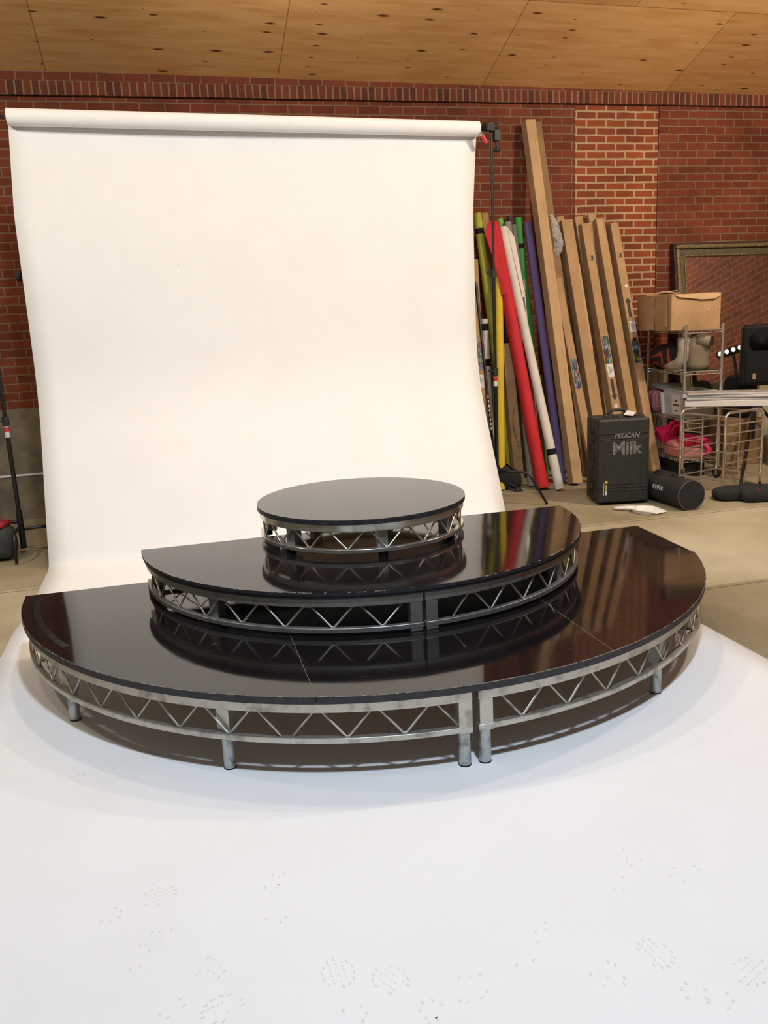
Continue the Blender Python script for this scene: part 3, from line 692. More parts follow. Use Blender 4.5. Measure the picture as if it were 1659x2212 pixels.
proll('grey green paper roll top beside the dark green roll', C_gry2, (1108, 486), base_on((1108, 486), (1160, 900), 6.9 * S), .033, Yt=7.17 * S)
proll('short whitish paper roll with black tape bands, low beside the white backdrop', C_whi, (1046.5, 690), base_on((1046.5, 690), (1052, 800), 6.80 * S), .037, Yt=7.02 * S, bands=[(.72, .07, M_tape), (.93, .07, M_tape)])
# poles
def pole(label, name, mat, top, base, r, Yt, extra=None):
    T = at(*top, Yt); B = base; B = V((B.x, B.y, r))
    root = empty(name, (B.x, B.y, 0), label, 'pole')
    MB().cyl(B, T, r, n=14).build('shaft', mat, root, smooth=True); a = (T - B).normalized()
    if extra == 'cap': MB().cyl(T - a * .10, T + a * .01, r * 1.5, n=14).build('grey_cap', C_gry, root, smooth=True)
    if extra == 'led':
        for k in range(8):
            q = B + a * ((T - B).length * .30 + k * .045); MB().box(q + V((-.004, -r, 0)), (.012, .006, .026)).build('white_mark', M_white, root)
    return root
pole('slim chrome pole with a grey cap in front of the dark green roll', 'chrome_pole', M_chrome, (1130, 606), base_on((1130, 606), (1137, 680), 6.72 * S), .0125, 6.98 * S, 'cap')
pole('thin black pole with a row of white marks, leaning by the paper edge', 'black_pole', M_blackm, (1028, 610), base_on((1028, 610), (1053, 850), 6.55 * S), .014, 6.95 * S, 'led')
def cbox(label, top, base, w_, d_, Yt=7.2 * S, mat=None, feats=(), group='long cardboard boxes leaning on the brick wall'):
    mat = mat or M_card
    T = at(*top, Yt); B = base if isinstance(base, V) else flo(*base)
    a, u, v = lean_frame(B, T)
    B = V(B) - v * (d_ / 2); T = V(T) - v * (d_ / 2); B.z += d_ * math.sqrt(max(0, 1 - a.z ** 2)) * .5 + .003
    low = min((B + u * (i * w_ / 2) + v * (j * d_ / 2)).z for i in (-1, 1) for j in (-1, 1)); B.z += .001 - low
    a = (T - B).normalized(); ln = (T - B).length; Mx = Matrix((u, v, a)).transposed()
    root = empty('cardboard_box', (B.x, B.y, 0), label, 'cardboard box', group)
    body = MB().box((B + T) / 2, (w_, d_, ln), Mx).build('carton', mat, root, bevel=.004)
    P_ = lambda t, s_, e: B + a * (t * ln) + u * (s_ * w_) + v * (d_ / 2 + e)
    for ft in feats:
        k = ft[0]
        if k == 'print': MB().box(P_(ft[1], 0, .001), (w_ * .8, .0012, ft[2]), Mx).build('colour_print', M_conf, root)
        if k == 'sticker':
            s_ = MB().box(P_(ft[1], .05, .001), (w_ * .72, .0012, ft[2]), Mx).build('white_sticker', M_label, root)
            for q in range(4): MB().box(P_(ft[1], .05 + (q - 1.5) * .12, .0022) + a * (.01 * (q % 2)), (w_ * .04, .0008, ft[2] * (.6 - .1 * q)), Mx).build('print_line', M_ink, s_)
        if k == 'arrow':
            s_ = ft[3]; bm = MB(); c_ = P_(ft[1], 0, .0008); L2 = ft[2]
            pts = [(-.016, L2 / 2), (.016, L2 / 2), (.016, -L2 / 4), (.034, -L2 / 4), (0, -L2 / 2), (-.034, -L2 / 4), (-.016, -L2 / 4)]
            q = [c_ + u * x + a * (y * s_) for x, y in pts]; bm.add(q + [z + v * .0012 for z in q], [tuple(range(7, 14))] + [(i, (i + 1) % 7, 7 + (i + 1) % 7, 7 + i) for i in range(7)])
            bm.build('printed_arrow', M_ink, root)
        if k == 'hole': MB().cyl(P_(ft[1], ft[3] if len(ft) > 3 else 0, -.001), P_(ft[1], ft[3] if len(ft) > 3 else 0, .0012), ft[2], n=20).build('finger_hole', M_label, root)
        if k == 'mark':
            MB().box(P_(ft[1], .1, .0006), (w_ * .22, .0008, .05), Mx).box(P_(ft[1], -.18, .0006), (w_ * .02, .0008, .06), Mx).box(P_(ft[1], -.05, .0006) - a * .02, (w_ * .2, .0008, .006), Mx).build('printed_mark', M_ink, root)
        if k == 'tape': MB().box(P_(ft[1], ft[3], .0008), (w_ * ft[4], .0012, ft[2]), Mx).build('parcel_tape', M_btape if len(ft) < 6 else M_card2, root)
        if k == 'smile':
            pts = []; A = []
            for i in range(13):
                t = i / 12; x = .3 - 1.0 * (math.sin(math.pi * t)) * .42 - .10 + t * .12; A.append((x, ft[1] + ft[2] * (.5 - t)))
            MB().tube([B + a * (t * ln) + u * (x * w_) + v * (d_ / 2 + .001) for x, t in A], [.0025 + .0075 * math.sin(math.pi * i / 12) for i in range(13)], n=8, flat=.2).build('printed_curve', M_ink, root)
            e = A[-1]; q = lambda dx, dt: B + a * ((e[1] + dt) * ln) + u * ((e[0] + dx) * w_) + v * (d_ / 2 + .0012)
            MB().tube([q(-.28, .005), q(.06, -.012), q(.1, .045)], .004, n=8, flat=.3).build('printed_tip', M_ink, root)
    return root, B, T, a, u, v
yb = 6.62 * S
tall = cbox('tallest cardboard box, twice as high as its neighbours, leaning beside the purple roll', (1146, 257), (1249, 1050), .105, .125, feats=[('tape', .5, 3.4, .33, .3, 1), ('tape', .055, .10, 0, 1.02)], mat=M_card2, Yt=7.2 * S)
cbox('second tall box behind the tallest one, only its darker right side showing', (1161, 263), base_on((1161, 263), (1203, 560), 6.85 * S), .085, .06, Yt=7.24 * S, mat=M_card3)
cbox('wide plain carton just right of the plastic wrap', (1225, 474), base_on((1225, 474), (1291, 900), yb), .125, .115, Yt=7.19 * S, feats=[('tape', .66, .9, .4, .22, 1)])
cbox('slim carton with a colour print above a white sticker and a black down arrow', (1265, 481), base_on((1265, 481), (1330, 878), yb), .096, .125, Yt=7.18 * S, feats=[('mark', .86), ('print', .495, .285), ('sticker', .412, .135), ('arrow', .335, .22, 1), ('hole', .272, .020)])
cbox('leaning carton with a light tape patch at its top, beside the rightmost one', (1296, 471), base_on((1296, 471), (1366, 892), yb), .095, .13, Yt=7.18 * S, feats=[('tape', .945, .26, -.1, .62, 1)])
cbox('rightmost leaning carton with an up arrow, white sticker and colour print', (1327, 481), (1420, 1026), .093, .12, Yt=7.17 * S, feats=[('mark', .87), ('hole', .745, .018, .12), ('arrow', .66, .21, -1), ('sticker', .582, .12), ('print', .488, .27)])
cbox('carton end peeping over the wide plain carton', (1210.5, 467), base_on((1210.5, 467), (1276, 890), 6.93 * S), .085, .07, Yt=7.24 * S)
cbox('carton end peeping out left of the slim marked carton', (1250, 467), base_on((1250, 467), (1316, 890), 6.93 * S), .090, .07, Yt=7.24 * S)
cbox('carton end peeping over the gap left of the tape patched carton', (1279, 462), base_on((1279, 462), (1344, 880), 6.93 * S), .090, .07, Yt=7.24 * S)
cbox('carton with a torn colour print, squeezed between the tallest box and the wide plain one', (1204, 600), base_on((1204, 600), (1262, 900), 6.50 * S), .085, .05, Yt=6.96 * S, feats=[('print', .53, .30)])
cbox('short carton with a long printed curve and arrow tip left of the red roll', (1096, 741), (1124, 1050), .103, .09, Yt=6.88 * S, feats=[('smile', .42, .30), ('tape', .8, .012, 0, 1), ('tape', .92, .012, 0, 1)])
cbox('open carton top standing behind the lime roll', (1048, 459), base_on((1048, 459), (1085, 800), 7.05 * S), .07, .05, Yt=7.26 * S)
cbox('narrow carton with colour print and sticker half hidden by the backdrop edge', (1024, 560), base_on((1024, 560), (1036, 790), 6.55 * S), .085, .05, Yt=7.0 * S, feats=[('print', .585, .28), ('sticker', .475, .13)])
# bubble wrap hanging from the tallest box
_, B_, T_, a_, u_, v_ = tall
wp = MB(); pts = [at(1190, 462, 7.12 * S), at(1197, 480, 7.10 * S), at(1203, 505, 7.09 * S), at(1207, 525, 7.09 * S), at(1204, 545, 7.10 * S), at(1203, 553, 7.1 * S)]
rads = [.012, .034, .042, .046, .045, .02]
wr = random.Random(5); rings = []
for i in range(26):
    f = i / 25 * 5; k = min(int(f), 4); t = f - k
    rings.append((pts[k].lerp(pts[k + 1], t), rads[k] * (1 - t) + rads[k + 1] * t))
vs = []
for c_, r_ in rings:
    for k in range(18):
        aa = 2 * math.pi * k / 18; rj = r_ * (1 + wr.uniform(-.22, .22)); vs.append(c_ + V((math.cos(aa) * rj, math.sin(aa) * rj * .8, wr.uniform(-.006, .006))))
wp.add(vs, [(j * 18 + k, j * 18 + (k + 1) % 18, (j + 1) * 18 + (k + 1) % 18, (j + 1) * 18 + k) for j in range(25) for k in range(18)])
tag(wp.build('plastic_wrap', M_film, off=pts[-1]), 'crumpled clear plastic wrap hanging on the right side of the tallest box', 'plastic wrap')

# ------------------------------------------------------------------ hard case
def at_local(o, M): return lambda x, y, z: o + M @ V((x, y, z))
cf0, cf1 = flo(1290, 1094), flo(1403, 1087)
cw = (cf1 - cf0).length; ca = math.degrees(math.atan2((cf1 - cf0).y, (cf1 - cf0).x)); CM = RZ(ca); co = V((cf0.x, cf0.y, 0)); cdp, ch = .35, .775
case = empty('hard_case', co, 'upright black hard shell case lettered in grey, standing before the leaning cartons', 'case')
A_ = at_local(co, CM)
MB().box(A_(cw / 2, .085, ch / 2 + .012), (cw * .97, .17, ch - .024), CM).build('lid', M_blackp, case, bevel=.022)
MB().box(A_(cw / 2, cdp - .062, ch / 2 + .012), (cw * .97, .125, ch - .024), CM).build('shell', M_blackp, case, bevel=.022)
MB().box(A_(cw / 2, .172, ch / 2 + .012), (cw * 1.0, .03, ch - .012), CM).build('sealing_rim', M_blackp, case, bevel=.008)
for zz in (.60, .645, .135, .165):
    MB().box(A_(cw / 2, .0, zz), (cw * .94, .012, .007), CM).build('rib', M_blackp, case, bevel=.002)
MB().box(A_(cw / 2, -.001, .39), (cw * .80, .006, .40), CM).build('raised_panel', M_blackp, case, bevel=.003)
for zz in (.16, .36, .60):
    for sx_ in (0, 1):
        hg = MB().box(A_(sx_ * cw, .172, zz), (.026, .075, .06), CM).box(A_(sx_ * cw, .172, zz + .045), (.02, .06, .012), CM).box(A_(sx_ * cw, .172, zz - .045), (.02, .06, .012), CM)
        hg.build('latch' if sx_ else 'hinge', M_blackp, case, bevel=.004)
hd = MB().tube([A_(cw * .30, .17, ch - .004), A_(cw * .31, .17, ch + .04), A_(cw * .35, .17, ch + .058), A_(cw * .6, .17, ch + .058), A_(cw * .64, .17, ch + .04), A_(cw * .65, .17, ch - .004)], .014, n=12).build('handle', M_blackp, case, smooth='all')
for x_ in (.26, .44, .7, .84): MB().box(A_(cw * x_, .15, ch + .004), (.05, .05, .022), CM).build('top_latch', M_blackp, case, bevel=.004)
tg = MB(); q = [A_(cw * .55, .10, ch + .018), A_(cw * .68, .03, ch + .012), A_(cw * .80, .12, ch + .034), A_(cw * .66, .16, ch + .05)]
tg.add(q, [(0, 1, 2, 3)]); tg.build('paper_tag', M_label, case, solid=.001)
for x_, _w in ((.15, 0), (.85, 0)): MB().cyl(A_(cw * x_ - .02, cdp - .05, .022), A_(cw * x_ + .02, cdp - .05, .022), .022).build('wheel', M_tape, case); MB().box(A_(cw * x_, .06, .008), (.06, .07, .016), CM).build('foot', M_tape, case)
TM = CM @ RX(90)
text('lettering', 'PELICAN', .056, TM, A_(cw * .54, -.0045, .622), M_greytxt, case, shear=.28, bold=.0016, sp=1.02)
text('lettering', 'Milk', .155, TM @ Matrix.Diagonal((1.0, 1.0, 1)), A_(cw * .54, -.006, .508), M_milk, case, bold=.0042, sp=1.0)
MB().box(A_(cw * .165, -.005, .165), (.012, .002, .045), CM).box(A_(cw * .165, -.005, .215), (.024, .002, .022), CM).build('yellow_sticker', M_yel, case)
MB().box(A_(cw * .165, -.005, .118), (.018, .002, .040), CM).box(A_(cw * .12, -.005, .15), (.004, .002, .11), CM).build('white_sticker', M_label, case)

# ------------------------------------------------------------------ bags and scoop on the floor
e1 = flo(1508, 1108); r_ = .130
e1 = V((e1.x, e1.y + .1, r_)); e0 = e1 + (flo(1412, 1075) - flo(1508, 1107)).normalized() * .80; e0.z = r_ * .92
bag = empty('tripod_bag', (e1.x, e1.y, 0), 'round black padded stand bag lying on the floor before the wire shelf', 'bag')
ax_ = (e0 - e1).normalized()
pts, rd = [], []
for i in range(15):
    t = i / 14; pts.append(e1 + ax_ * (.80 * t)); rd.append(r_ * (1 - .10 * t + .02 * math.sin(t * 19)) if 0 < i < 14 else r_ * (.96 if i == 0 else .7))
MB().tube(pts, rd, n=32).build('padded_body', M_blackf, bag, smooth=True)
MB().tube([e1 - ax_ * .001 + (ax_.orthogonal().normalized() * math.cos(k * .2618) + ax_.cross(ax_.orthogonal().normalized()) * math.sin(k * .2618)) * (r_ - .002) for k in range(24)], .0035, n=6, closed=True).build('grey_piping', plain('mauve_piping', (.16, .09, .10), .6), bag)
MB().tube([e1 + ax_ * .2 + V((0, 0, .125)), e1 + ax_ * .28 + V((.0, 0, .15)), e1 + ax_ * .4 + V((-.02, 0, .155)), e1 + ax_ * .5 + V((-.01, 0, .15)), e1 + ax_ * .6 + V((0, 0, .11))], .014, n=8, flat=.4).build('carry_strap', M_blackf, bag)
side = V((ax_.y, -ax_.x, 0)).normalized()
if side.x > 0: side = -side
lm = Matrix((-ax_, V((0, 0, 1)).cross(-ax_) * -1, V((0, 0, 1)))).transposed()
nrm = (side + V((0, 0, .25))).normalized(); xx = -ax_; yy = nrm.cross(xx)
LM = Matrix((xx, yy, nrm)).transposed()
text('faded_lettering', 'KOPUL', .052, LM, e1 + ax_ * .31 + nrm * (r_ + .002), M_foamp, bag, bold=.001)
# scoop
sp_ = flo(1397, 1107); hdl = flo(1343, 1103)
scp = empty('plastic_scoop', (sp_.x, sp_.y, 0), 'white plastic scoop lying flat on the floor before the hard case', 'scoop')
bw_ = MB(); dx_ = (sp_ - hdl).normalized(); dy_ = V((-dx_.y, dx_.x, 0)); vs = []; n_ = 18
def sq(t, w1): return sp_ + dx_ * t[0] + dy_ * t[1] * w1
out = [(-.13, .035), (-.11, .075), (-.05, .105), (.03, .11), (.16, .05), (.13, -.02), (.10, -.075), (.06, -.125), (-.02, -.11), (-.10, -.075), (-.13, -.035)]
lo_ = [sp_ + dx_ * x * .85 + dy_ * y * .85 + V((0, 0, .003)) for x, y in out]; hi_ = [sp_ + dx_ * x + dy_ * y + V((0, 0, .035 if x < .08 else .012)) for x, y in out]
k = len(out); bw_.add(lo_ + hi_, [tuple(range(k))] + [(i, (i + 1) % k, k + (i + 1) % k, k + i) for i in range(k)])
bw_.build('bowl', M_white, scp, solid=.003)
MB().tube([sp_ - dx_ * .10 + V((0, 0, .03)), sp_ - dx_ * .17 + V((0, 0, .03)), sp_ - dx_ * .24 + V((0, 0, .022)), sp_ - dx_ * .28 + V((0, 0, .02))], [.026, .02, .017, .018], n=12, flat=.6).build('handle', M_white, scp, smooth='all')
def sandbag(label, c, rz, lobes, mat, strapmat, tagc=None, size=1.0, name='sandbag'):
    root = empty(name, (c.x, c.y, 0), label, 'sandbag'); M = RZ(rz); b = MB()
    for i, (x, y, z, sx_, sy_, sz_, ry) in enumerate(lobes):
        b.pillow(c + M @ V((x, y, z)), (sx_, sy_, sz_), M @ RY(ry), e=.62, wob=.05, seed=i + 3, flatten=-z + .004 if ry == 0 else None)
    b.build('sand_pouch', mat, root, smooth='all')
    l0 = lobes[0]; zt = max(l[2] + l[5] / 2 for l in lobes)
    MB().tube([c + M @ V((-.10, 0, zt * .8)), c + M @ V((-.05, 0, zt * .99)), c + M @ V((0, 0, zt + .01)), c + M @ V((.05, 0, zt * .99)), c + M @ V((.10, 0, zt * .8))], .02, n=8, flat=.3).build('strap', strapmat, root)
    if tagc: MB().box(c + M @ V((tagc[0], tagc[1], tagc[2])), (.018, .006, .07), M @ RY(20)).build('red_tab', M_redf, root)
    return root
sb = flo(1612, 1078)
sandbag('black saddle sandbag flat on the floor at the right, below the chrome rack', sb, -12, [(-.06, .04, .05, .44, .26, .12, 0), (.10, -.05, .055, .42, .26, .15, 0)], M_blackf, M_blackf, (.02, -.165, .085))
lb = V((lx.x - .17, 7.0, 0))
lsb = sandbag('dark sandbag with a red top hanging on the left stand by the paper', lb, 0, [(-.02, 0, .14, .34, .26, .27, 0), (-.2, .02, .12, .26, .26, .22, 0)], M_grayf, M_blackf)
MB().pillow(lb + V((-.06, -.02, .285)), (.32, .18, .07), None, e=.7, wob=.08, seed=9).build('red_top_flap', M_redf, lsb, smooth='all')
rb = flo(1098, 1062)
rsb = sandbag('black sandbag slung on the right stand leg, before the short carton', V((rb.x, rb.y + .14, 0)), -20, [(-.06, 0, .13, .30, .2, .24, 0), (.07, .02, .10, .22, .2, .19, 0)], M_blackf, M_blackf)
MB().tube([V((rb.x + .03, rb.y + .03, .07)), V((rb.x + .10, rb.y - .02, .03)), V((rb.x + .13, rb.y - .05, .012)), V((rb.x + .06, rb.y - .04, .012)), V((rb.x, rb.y, .04))], .012, n=8, flat=.4).build('loose_strap', M_blackf, rsb)

# ------------------------------------------------------------------ mirror
mY = D - .03
mtl = at(1455, 529, mY - .03); mx0, mz1 = mtl.x, mtl.z; mx1 = mx0 + 1.9
mir = empty('framed_mirror', ((mx0 + mx1) / 2, mY, 0), 'very large gilt framed mirror standing against the brick wall behind the wire shelf', 'mirror')
fwid = .15
MB().box(((mx0 + mx1) / 2, mY, (mz1 + .02) / 2), (mx1 - mx0 - .05, .012, mz1 - .05)).build('mirror_glass', M_mirror, mir)
def ffr(o, i, y0, y1):
    b = MB(); a0, a1 = mx0, mx1
    b.box(((a0 + a1) / 2, (y0 + y1) / 2, mz1 - (o + i) / 2), (a1 - a0 - 2 * o, y1 - y0, i - o)); b.box(((a0 + a1) / 2, (y0 + y1) / 2, (o + i) / 2), (a1 - a0 - 2 * o, y1 - y0, i - o))
    for x in (a0 + (o + i) / 2, a1 - (o + i) / 2): b.box((x, (y0 + y1) / 2, mz1 / 2), (i - o, y1 - y0, mz1 - 2 * i))
    return b
fr_ = ffr(0.012, .055, mY - .07, mY - .005).build('gilt_frame', M_gilt, mir, bevel=.012)
ffr(.055, .12, mY - .035, mY - .0065).build('inner_moulding', M_giltd, fr_, bevel=.008)
ffr(.118, .135, mY - .045, mY - .0065).build('beaded_lip', M_gilt, fr_, bevel=.004)
ffr(-.012, .012, mY - .05, mY + .02).build('frame_side', M_frameb, fr_, bevel=.004)

TILT = math.radians(-8.3); piv = V((0, mY + .005, mz1)); TM_ = Matrix.Rotation(TILT, 3, 'X')
def tiltp(q): return piv + TM_ @ (V(q) - piv)
def tilt_tree(o):
    for ch in o.children:
        for vtx in ch.data.vertices: vtx.co = tiltp(vtx.co + mir.location) - V(mir.location)
        tilt_tree(ch)
tilt_tree(mir)
m_n = (TM_ @ V((0, -1, 0))).normalized(); m_p = tiltp((0, mY - .006, 1.0))
def reflect(q): return q - m_n * (2 * (q - m_p).dot(m_n))

# ------------------------------------------------------------------ wire shelf
SA = flo(1472, 1036); SB = flo(1549, 1030); SA.z = SB.z = 0
sw = (SB - SA).length; sang = math.degrees(math.atan2(SB.y - SA.y, SB.x - SA.x)); SM = RZ(sang); sd = .80
Q = at_local(SA, SM)
shelf = empty('wire_shelf', Q(sw / 2, sd / 2, 0), 'chrome wire shelving unit on castors between the leaning cartons and the mirror', 'shelf')
PT = 1.53
LV = [.20, .62, 1.075, 1.475]
for (x, y) in ((0, 0), (sw, 0), (0, sd), (sw, sd)):
    ps_ = MB().cyl(Q(x, y, .125), Q(x, y, PT), .0145, n=14).build('post', M_chrome, shelf, smooth=True)
    cs = MB().box(Q(x, y, .115), (.045, .045, .02), SM).box(Q(x - .022, y, .075), (.005, .035, .07), SM).box(Q(x + .022, y, .075), (.005, .035, .07), SM).build('castor', M_galv2, shelf)
    MB().cyl(Q(x - .017, y + .01, .056), Q(x + .017, y + .01, .056), .055, n=22).build('wheel', M_blackp, cs, smooth=True)
for z in LV:
    b = MB()
    for (p0, p1) in (((0, 0), (sw, 0)), ((0, sd), (sw, sd)), ((0, 0), (0, sd)), ((sw, 0), (sw, sd))):
        for dz in (0, -.028): b.cyl(Q(*p0, z + dz), Q(*p1, z + dz), .0035, n=6)
        L2 = (V((*p1, 0)) - V((*p0, 0))).length; n2 = int(L2 / .025)
        b.tube([Q(p0[0] + (p1[0] - p0[0]) * i / n2, p0[1] + (p1[1] - p0[1]) * i / n2, z - (.0 if i % 2 else .028)) for i in range(n2 + 1)], .0025, n=5)
    n2 = int(sd / .028)
    for i in range(1, n2): b.cyl(Q(0, sd * i / n2, z), Q(sw, sd * i / n2, z), .0018, n=5)
    for x in (.25, .5, .75): b.cyl(Q(sw * x, 0, z - .004), Q(sw * x, sd, z - .004), .003, n=5)
    b.build('wire_deck', M_chrome, shelf)
# big carton on top
bx = empty('open_carton', Q(sw / 2, .45, LV[3] + .004), 'big battered open cardboard carton on top of the wire shelf', 'cardboard box')
zb0 = LV[3] + .005; bh = .345; x0_, x1_, y0_, y1_ = -.14, sw - .018, .034, .775
b = MB(); n2 = 12
def wallp(pa, pb, sag, out_):
    vs = []; 
    for j in range(7):
        for i in range(n2 + 1):
            t = i / n2; z = zb0 + bh * j / 6 + sag * math.sin(math.pi * t) * (j / 6)
            o_ = out_ * math.sin(math.pi * t) * math.sin(math.pi * (j / 6)) ; p = V(pa).lerp(V(pb), t)
            nn_ = V((pb[1] - pa[1], -(pb[0] - pa[0]), 0)).normalized()
            p = p + nn_ * o_; vs.append(Q(p.x, p.y, z))
    b.add(vs, [(j * (n2 + 1) + i, j * (n2 + 1) + i + 1, (j + 1) * (n2 + 1) + i + 1, (j + 1) * (n2 + 1) + i) for j in range(6) for i in range(n2)])
wallp((x0_, y0_, 0), (x1_, y0_, 0), -.012, .018); wallp((x1_, y0_, 0), (x1_, y1_, 0), 0, .01); wallp((x1_, y1_, 0), (x0_, y1_, 0), 0, .01); wallp((x0_, y1_, 0), (x0_, y0_, 0), .0, .02)
b.add([Q(x0_, y0_, zb0), Q(x1_, y0_, zb0), Q(x1_, y1_, zb0), Q(x0_, y1_, zb0)], [(0, 1, 2, 3)])
b.build('carton_walls', M_card, bx, solid=.005)
zt_ = zb0 + bh
f1 = MB(); f1.add([Q(x0_, y0_ + .15, zt_), Q(x0_, y1_ - .1, zt_), Q(x0_ + .22, y1_ - .12, zt_ + .045), Q(x0_ + .22, y0_ + .2, zt_ + .012)], [(0, 1, 2, 3)]); f1.build('top_flap', M_card2, bx, solid=.005)
f2 = MB(); f2.add([Q(x1_ - .01, y0_ + .02, zt_), Q(x1_ - .01, y1_, zt_), Q(x1_ - .2, y1_, zt_ + .02), Q(x1_ - .19, y0_ + .15, zt_ + .004)], [(0, 1, 2, 3)]); f2.build('top_flap', M_card2, bx, solid=.005)
f3 = MB(); f3.add([Q(x0_ + .02, y0_ - .004, zt_ - .002), Q(x1_ - .01, y0_ - .004, zt_ - .004), Q(x1_ - .02, y0_ - .026, zt_ - .03), Q(sw * .75, y0_ - .032, zt_ - .06), Q(sw * .4, y0_ - .033, zt_ - .062), Q(x0_ + .06, y0_ - .026, zt_ - .03)], [tuple(range(6))]); f3.build('folded_flap', M_card2, bx, solid=.004)
MB().box(Q(x0_ + .08, .3, zt_ + .034), (.10, .26, .004), SM @ RY(-5)).build('packing_list', M_label, bx)
for (px_, py_) in ((.58, .19), (.9, .2)): MB().box(Q(sw * px_, y0_ - .026, zb0 + py_), (.006, .003, .03), SM).build('staple', M_label, bx)
MB().box(Q(x0_ - .026, .42, zb0 + bh * .5), (.003, .14, bh * .94), SM).build('parcel_tape', M_btape, bx); MB().box(Q(x0_ - .026, .10, zb0 + bh * .55), (.003, .05, bh * .9), SM).build('parcel_tape', M_btape, bx)
# things on the second shelf from the top
z_ = LV[2] + .004
fb = empty('fabric_bag', Q(.0, .56, z_), 'black fabric bundle with orange red swirls on the upper wire shelf', 'bag')
MB().pillow(Q(.10, .55, z_ + .125), (.26, .43, .25), SM, e=.7, wob=.05, seed=2, flatten=-.122).build('swirl_cloth', M_swirl, fb, smooth='all')
MB().pillow(Q(.08, .36, z_ + .19), (.10, .26, .09), SM @ RX(38), e=.8).build('black_strap', M_blackf, fb, smooth='all')
wbx = Q(.06, .16, z_)
wb_ = empty('white_boot', wbx, 'off white boot standing beside the swirl bundle behind the front shelf post', 'boot')
MB().tube([Q(.07, .17, z_ + .33), Q(.07, .17, z_ + .20), Q(.065, .18, z_ + .12), Q(.05, .22, z_ + .065), Q(.02, .30, z_ + .045), Q(-.01, .38, z_ + .035)], [.062, .056, .06, .062, .045, .025], n=18).build('shaft_and_foot', M_bone, wb_, smooth='all')
MB().box(Q(.03, .27, z_ + .006), (.06, .26, .012), SM @ RZ(8)).build('sole', M_bone, wb_, bevel=.004)
mq = empty('mannequin_torso', Q(.24, .15, z_), 'grey beige mannequin torso with a black neck hole on the upper wire shelf', 'mannequin')
MB().lathe([(.105, .002), (.115, .06), (.112, .14), (.125, .20), (.135, .25), (.128, .29), (.10, .325), (.075, .345), (.062, .352)], Q(.22, .16, z_), n=28, M=SM, sx=1.0, sy=.75).build('torso_shell', M_manq, mq, smooth='all')
MB().tube([Q(.19, .12, z_ + .30), Q(.25, .075, z_ + .29), Q(.285, .03, z_ + .285)], [.075, .062, .054], n=20).build('arm_stump', M_manq, mq, smooth='all')
MB().cyl(Q(.283, .033, z_ + .2851), Q(.287, .026, z_ + .2848), .047, n=20).build('dark_opening', M_hole, mq)
cpn = MB().box(Q(.155, .30, z_ + .16), (.10, .02, .32), SM)
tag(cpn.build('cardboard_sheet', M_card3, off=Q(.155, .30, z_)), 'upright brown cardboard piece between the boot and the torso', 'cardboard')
tag(MB().box(Q(sw / 2, .42, z_ + .0), (sw - .03, .78, .005), SM).build('shelf_liner', M_blackp, off=Q(sw / 2, .42, z_)), 'black liner sheet lying on the upper wire shelf', 'liner')
# third shelf: clear bin, pink pouches, jug
z_ = LV[1] + .004
bn = empty('storage_bin', Q(.17, .24, z_), 'clear plastic storage bin with a white taped label on the middle wire shelf', 'bin')
b = MB()
def binw(h0, h1, k):
    lo = [Q(.02, .02, z_ + h0), Q(.34, .02, z_ + h0), Q(.34, .44, z_ + h0), Q(.02, .44, z_ + h0)]
    return lo
pts0 = [(.04, .05), (sw - .04, .05), (sw - .04, .45), (.04, .45)]; pts1 = [(.022, .03), (sw - .022, .03), (sw - .022, .48), (.022, .48)]
b.add([Q(x, y, z_ + .002) for x, y in pts0] + [Q(x, y, z_ + .25) for x, y in pts1], [(0, 1, 2, 3)] + [(i, (i + 1) % 4, 4 + (i + 1) % 4, 4 + i) for i in range(4)])
b.build('bin_walls', M_bin, bn, solid=.004)
b = MB()
b.tube([Q(x, y, z_ + .25) for x, y in [(.022, .03), (.18, .03), (sw - .022, .03), (sw - .022, .24), (sw - .022, .48), (.18, .48), (.022, .48), (.022, .24)]], .009, n=8, closed=True).build('rim', M_bin, bn)
MB().box(Q(.026, .20, z_ + .11), (.003, .18, .20), SM @ RY(-4)).build('label_sheet', M_label, bn)
for q in (.15, .11, .05): MB().box(Q(.0235 - (q - .11) * .07, .20, z_ + q), (.002, .13 if q == .11 else .05, .014), SM @ RY(-4)).build('label_print', M_ink, bn)
tag(MB().pillow(Q(.18, .24, z_ + .07), (.22, .32, .12), SM, e=.6, wob=.05, flatten=-.064).build('folded_white_cloth', M_white, off=Q(.18, .24, z_), smooth='all'), 'folded white cloth inside the clear bin', 'cloth')
jg = empty('white_mug', Q(-.03, .50, z_), 'white mug with a dark blue inside standing by the clear bin', 'mug')
MB().lathe([(.03, .0), (.04, .1), (.05, .19), (.058, .215)], Q(.06, .52, z_), n=22).build('mug_body', M_white, jg, smooth=True)
MB().cyl(Q(.06, .52, z_ + .2155), Q(.06, .52, z_ + .218), .048, n=22).build('blue_inside', plain('navy', (.02, .02, .06), .4), jg)
for k, (y, lab) in enumerate(((.61, 'dusty pink vinyl pouch nearest the clear bin'), (.70, 'dusty pink vinyl pouch at the back of the middle shelf'))):
    pk = empty('vinyl_pouch', Q(.08, y, z_), lab, 'pouch', 'pink pouches on the middle shelf')
    MB().pillow(Q(.08, y, z_ + .12), (.26, .07, .23), SM, e=.5, flatten=-.118).build('pouch_body', M_pinkf, pk, smooth='all')
    MB().tube([Q(-.0, y - .036, z_ + .2), Q(.0, y - .037, z_ + .06), Q(.16, y - .037, z_ + .06), Q(.16, y - .036, z_ + .2)], .005, n=6).build('zip_trim', M_pink, pk)
tag(MB().box(Q(.16, .655, z_ + .265), (.27, .24, .05), SM).build('grey_bin_lid', C_gry, off=Q(.16, .655, z_ + .24), bevel=.01), 'grey plastic lid lying on the pink pouches', 'lid')
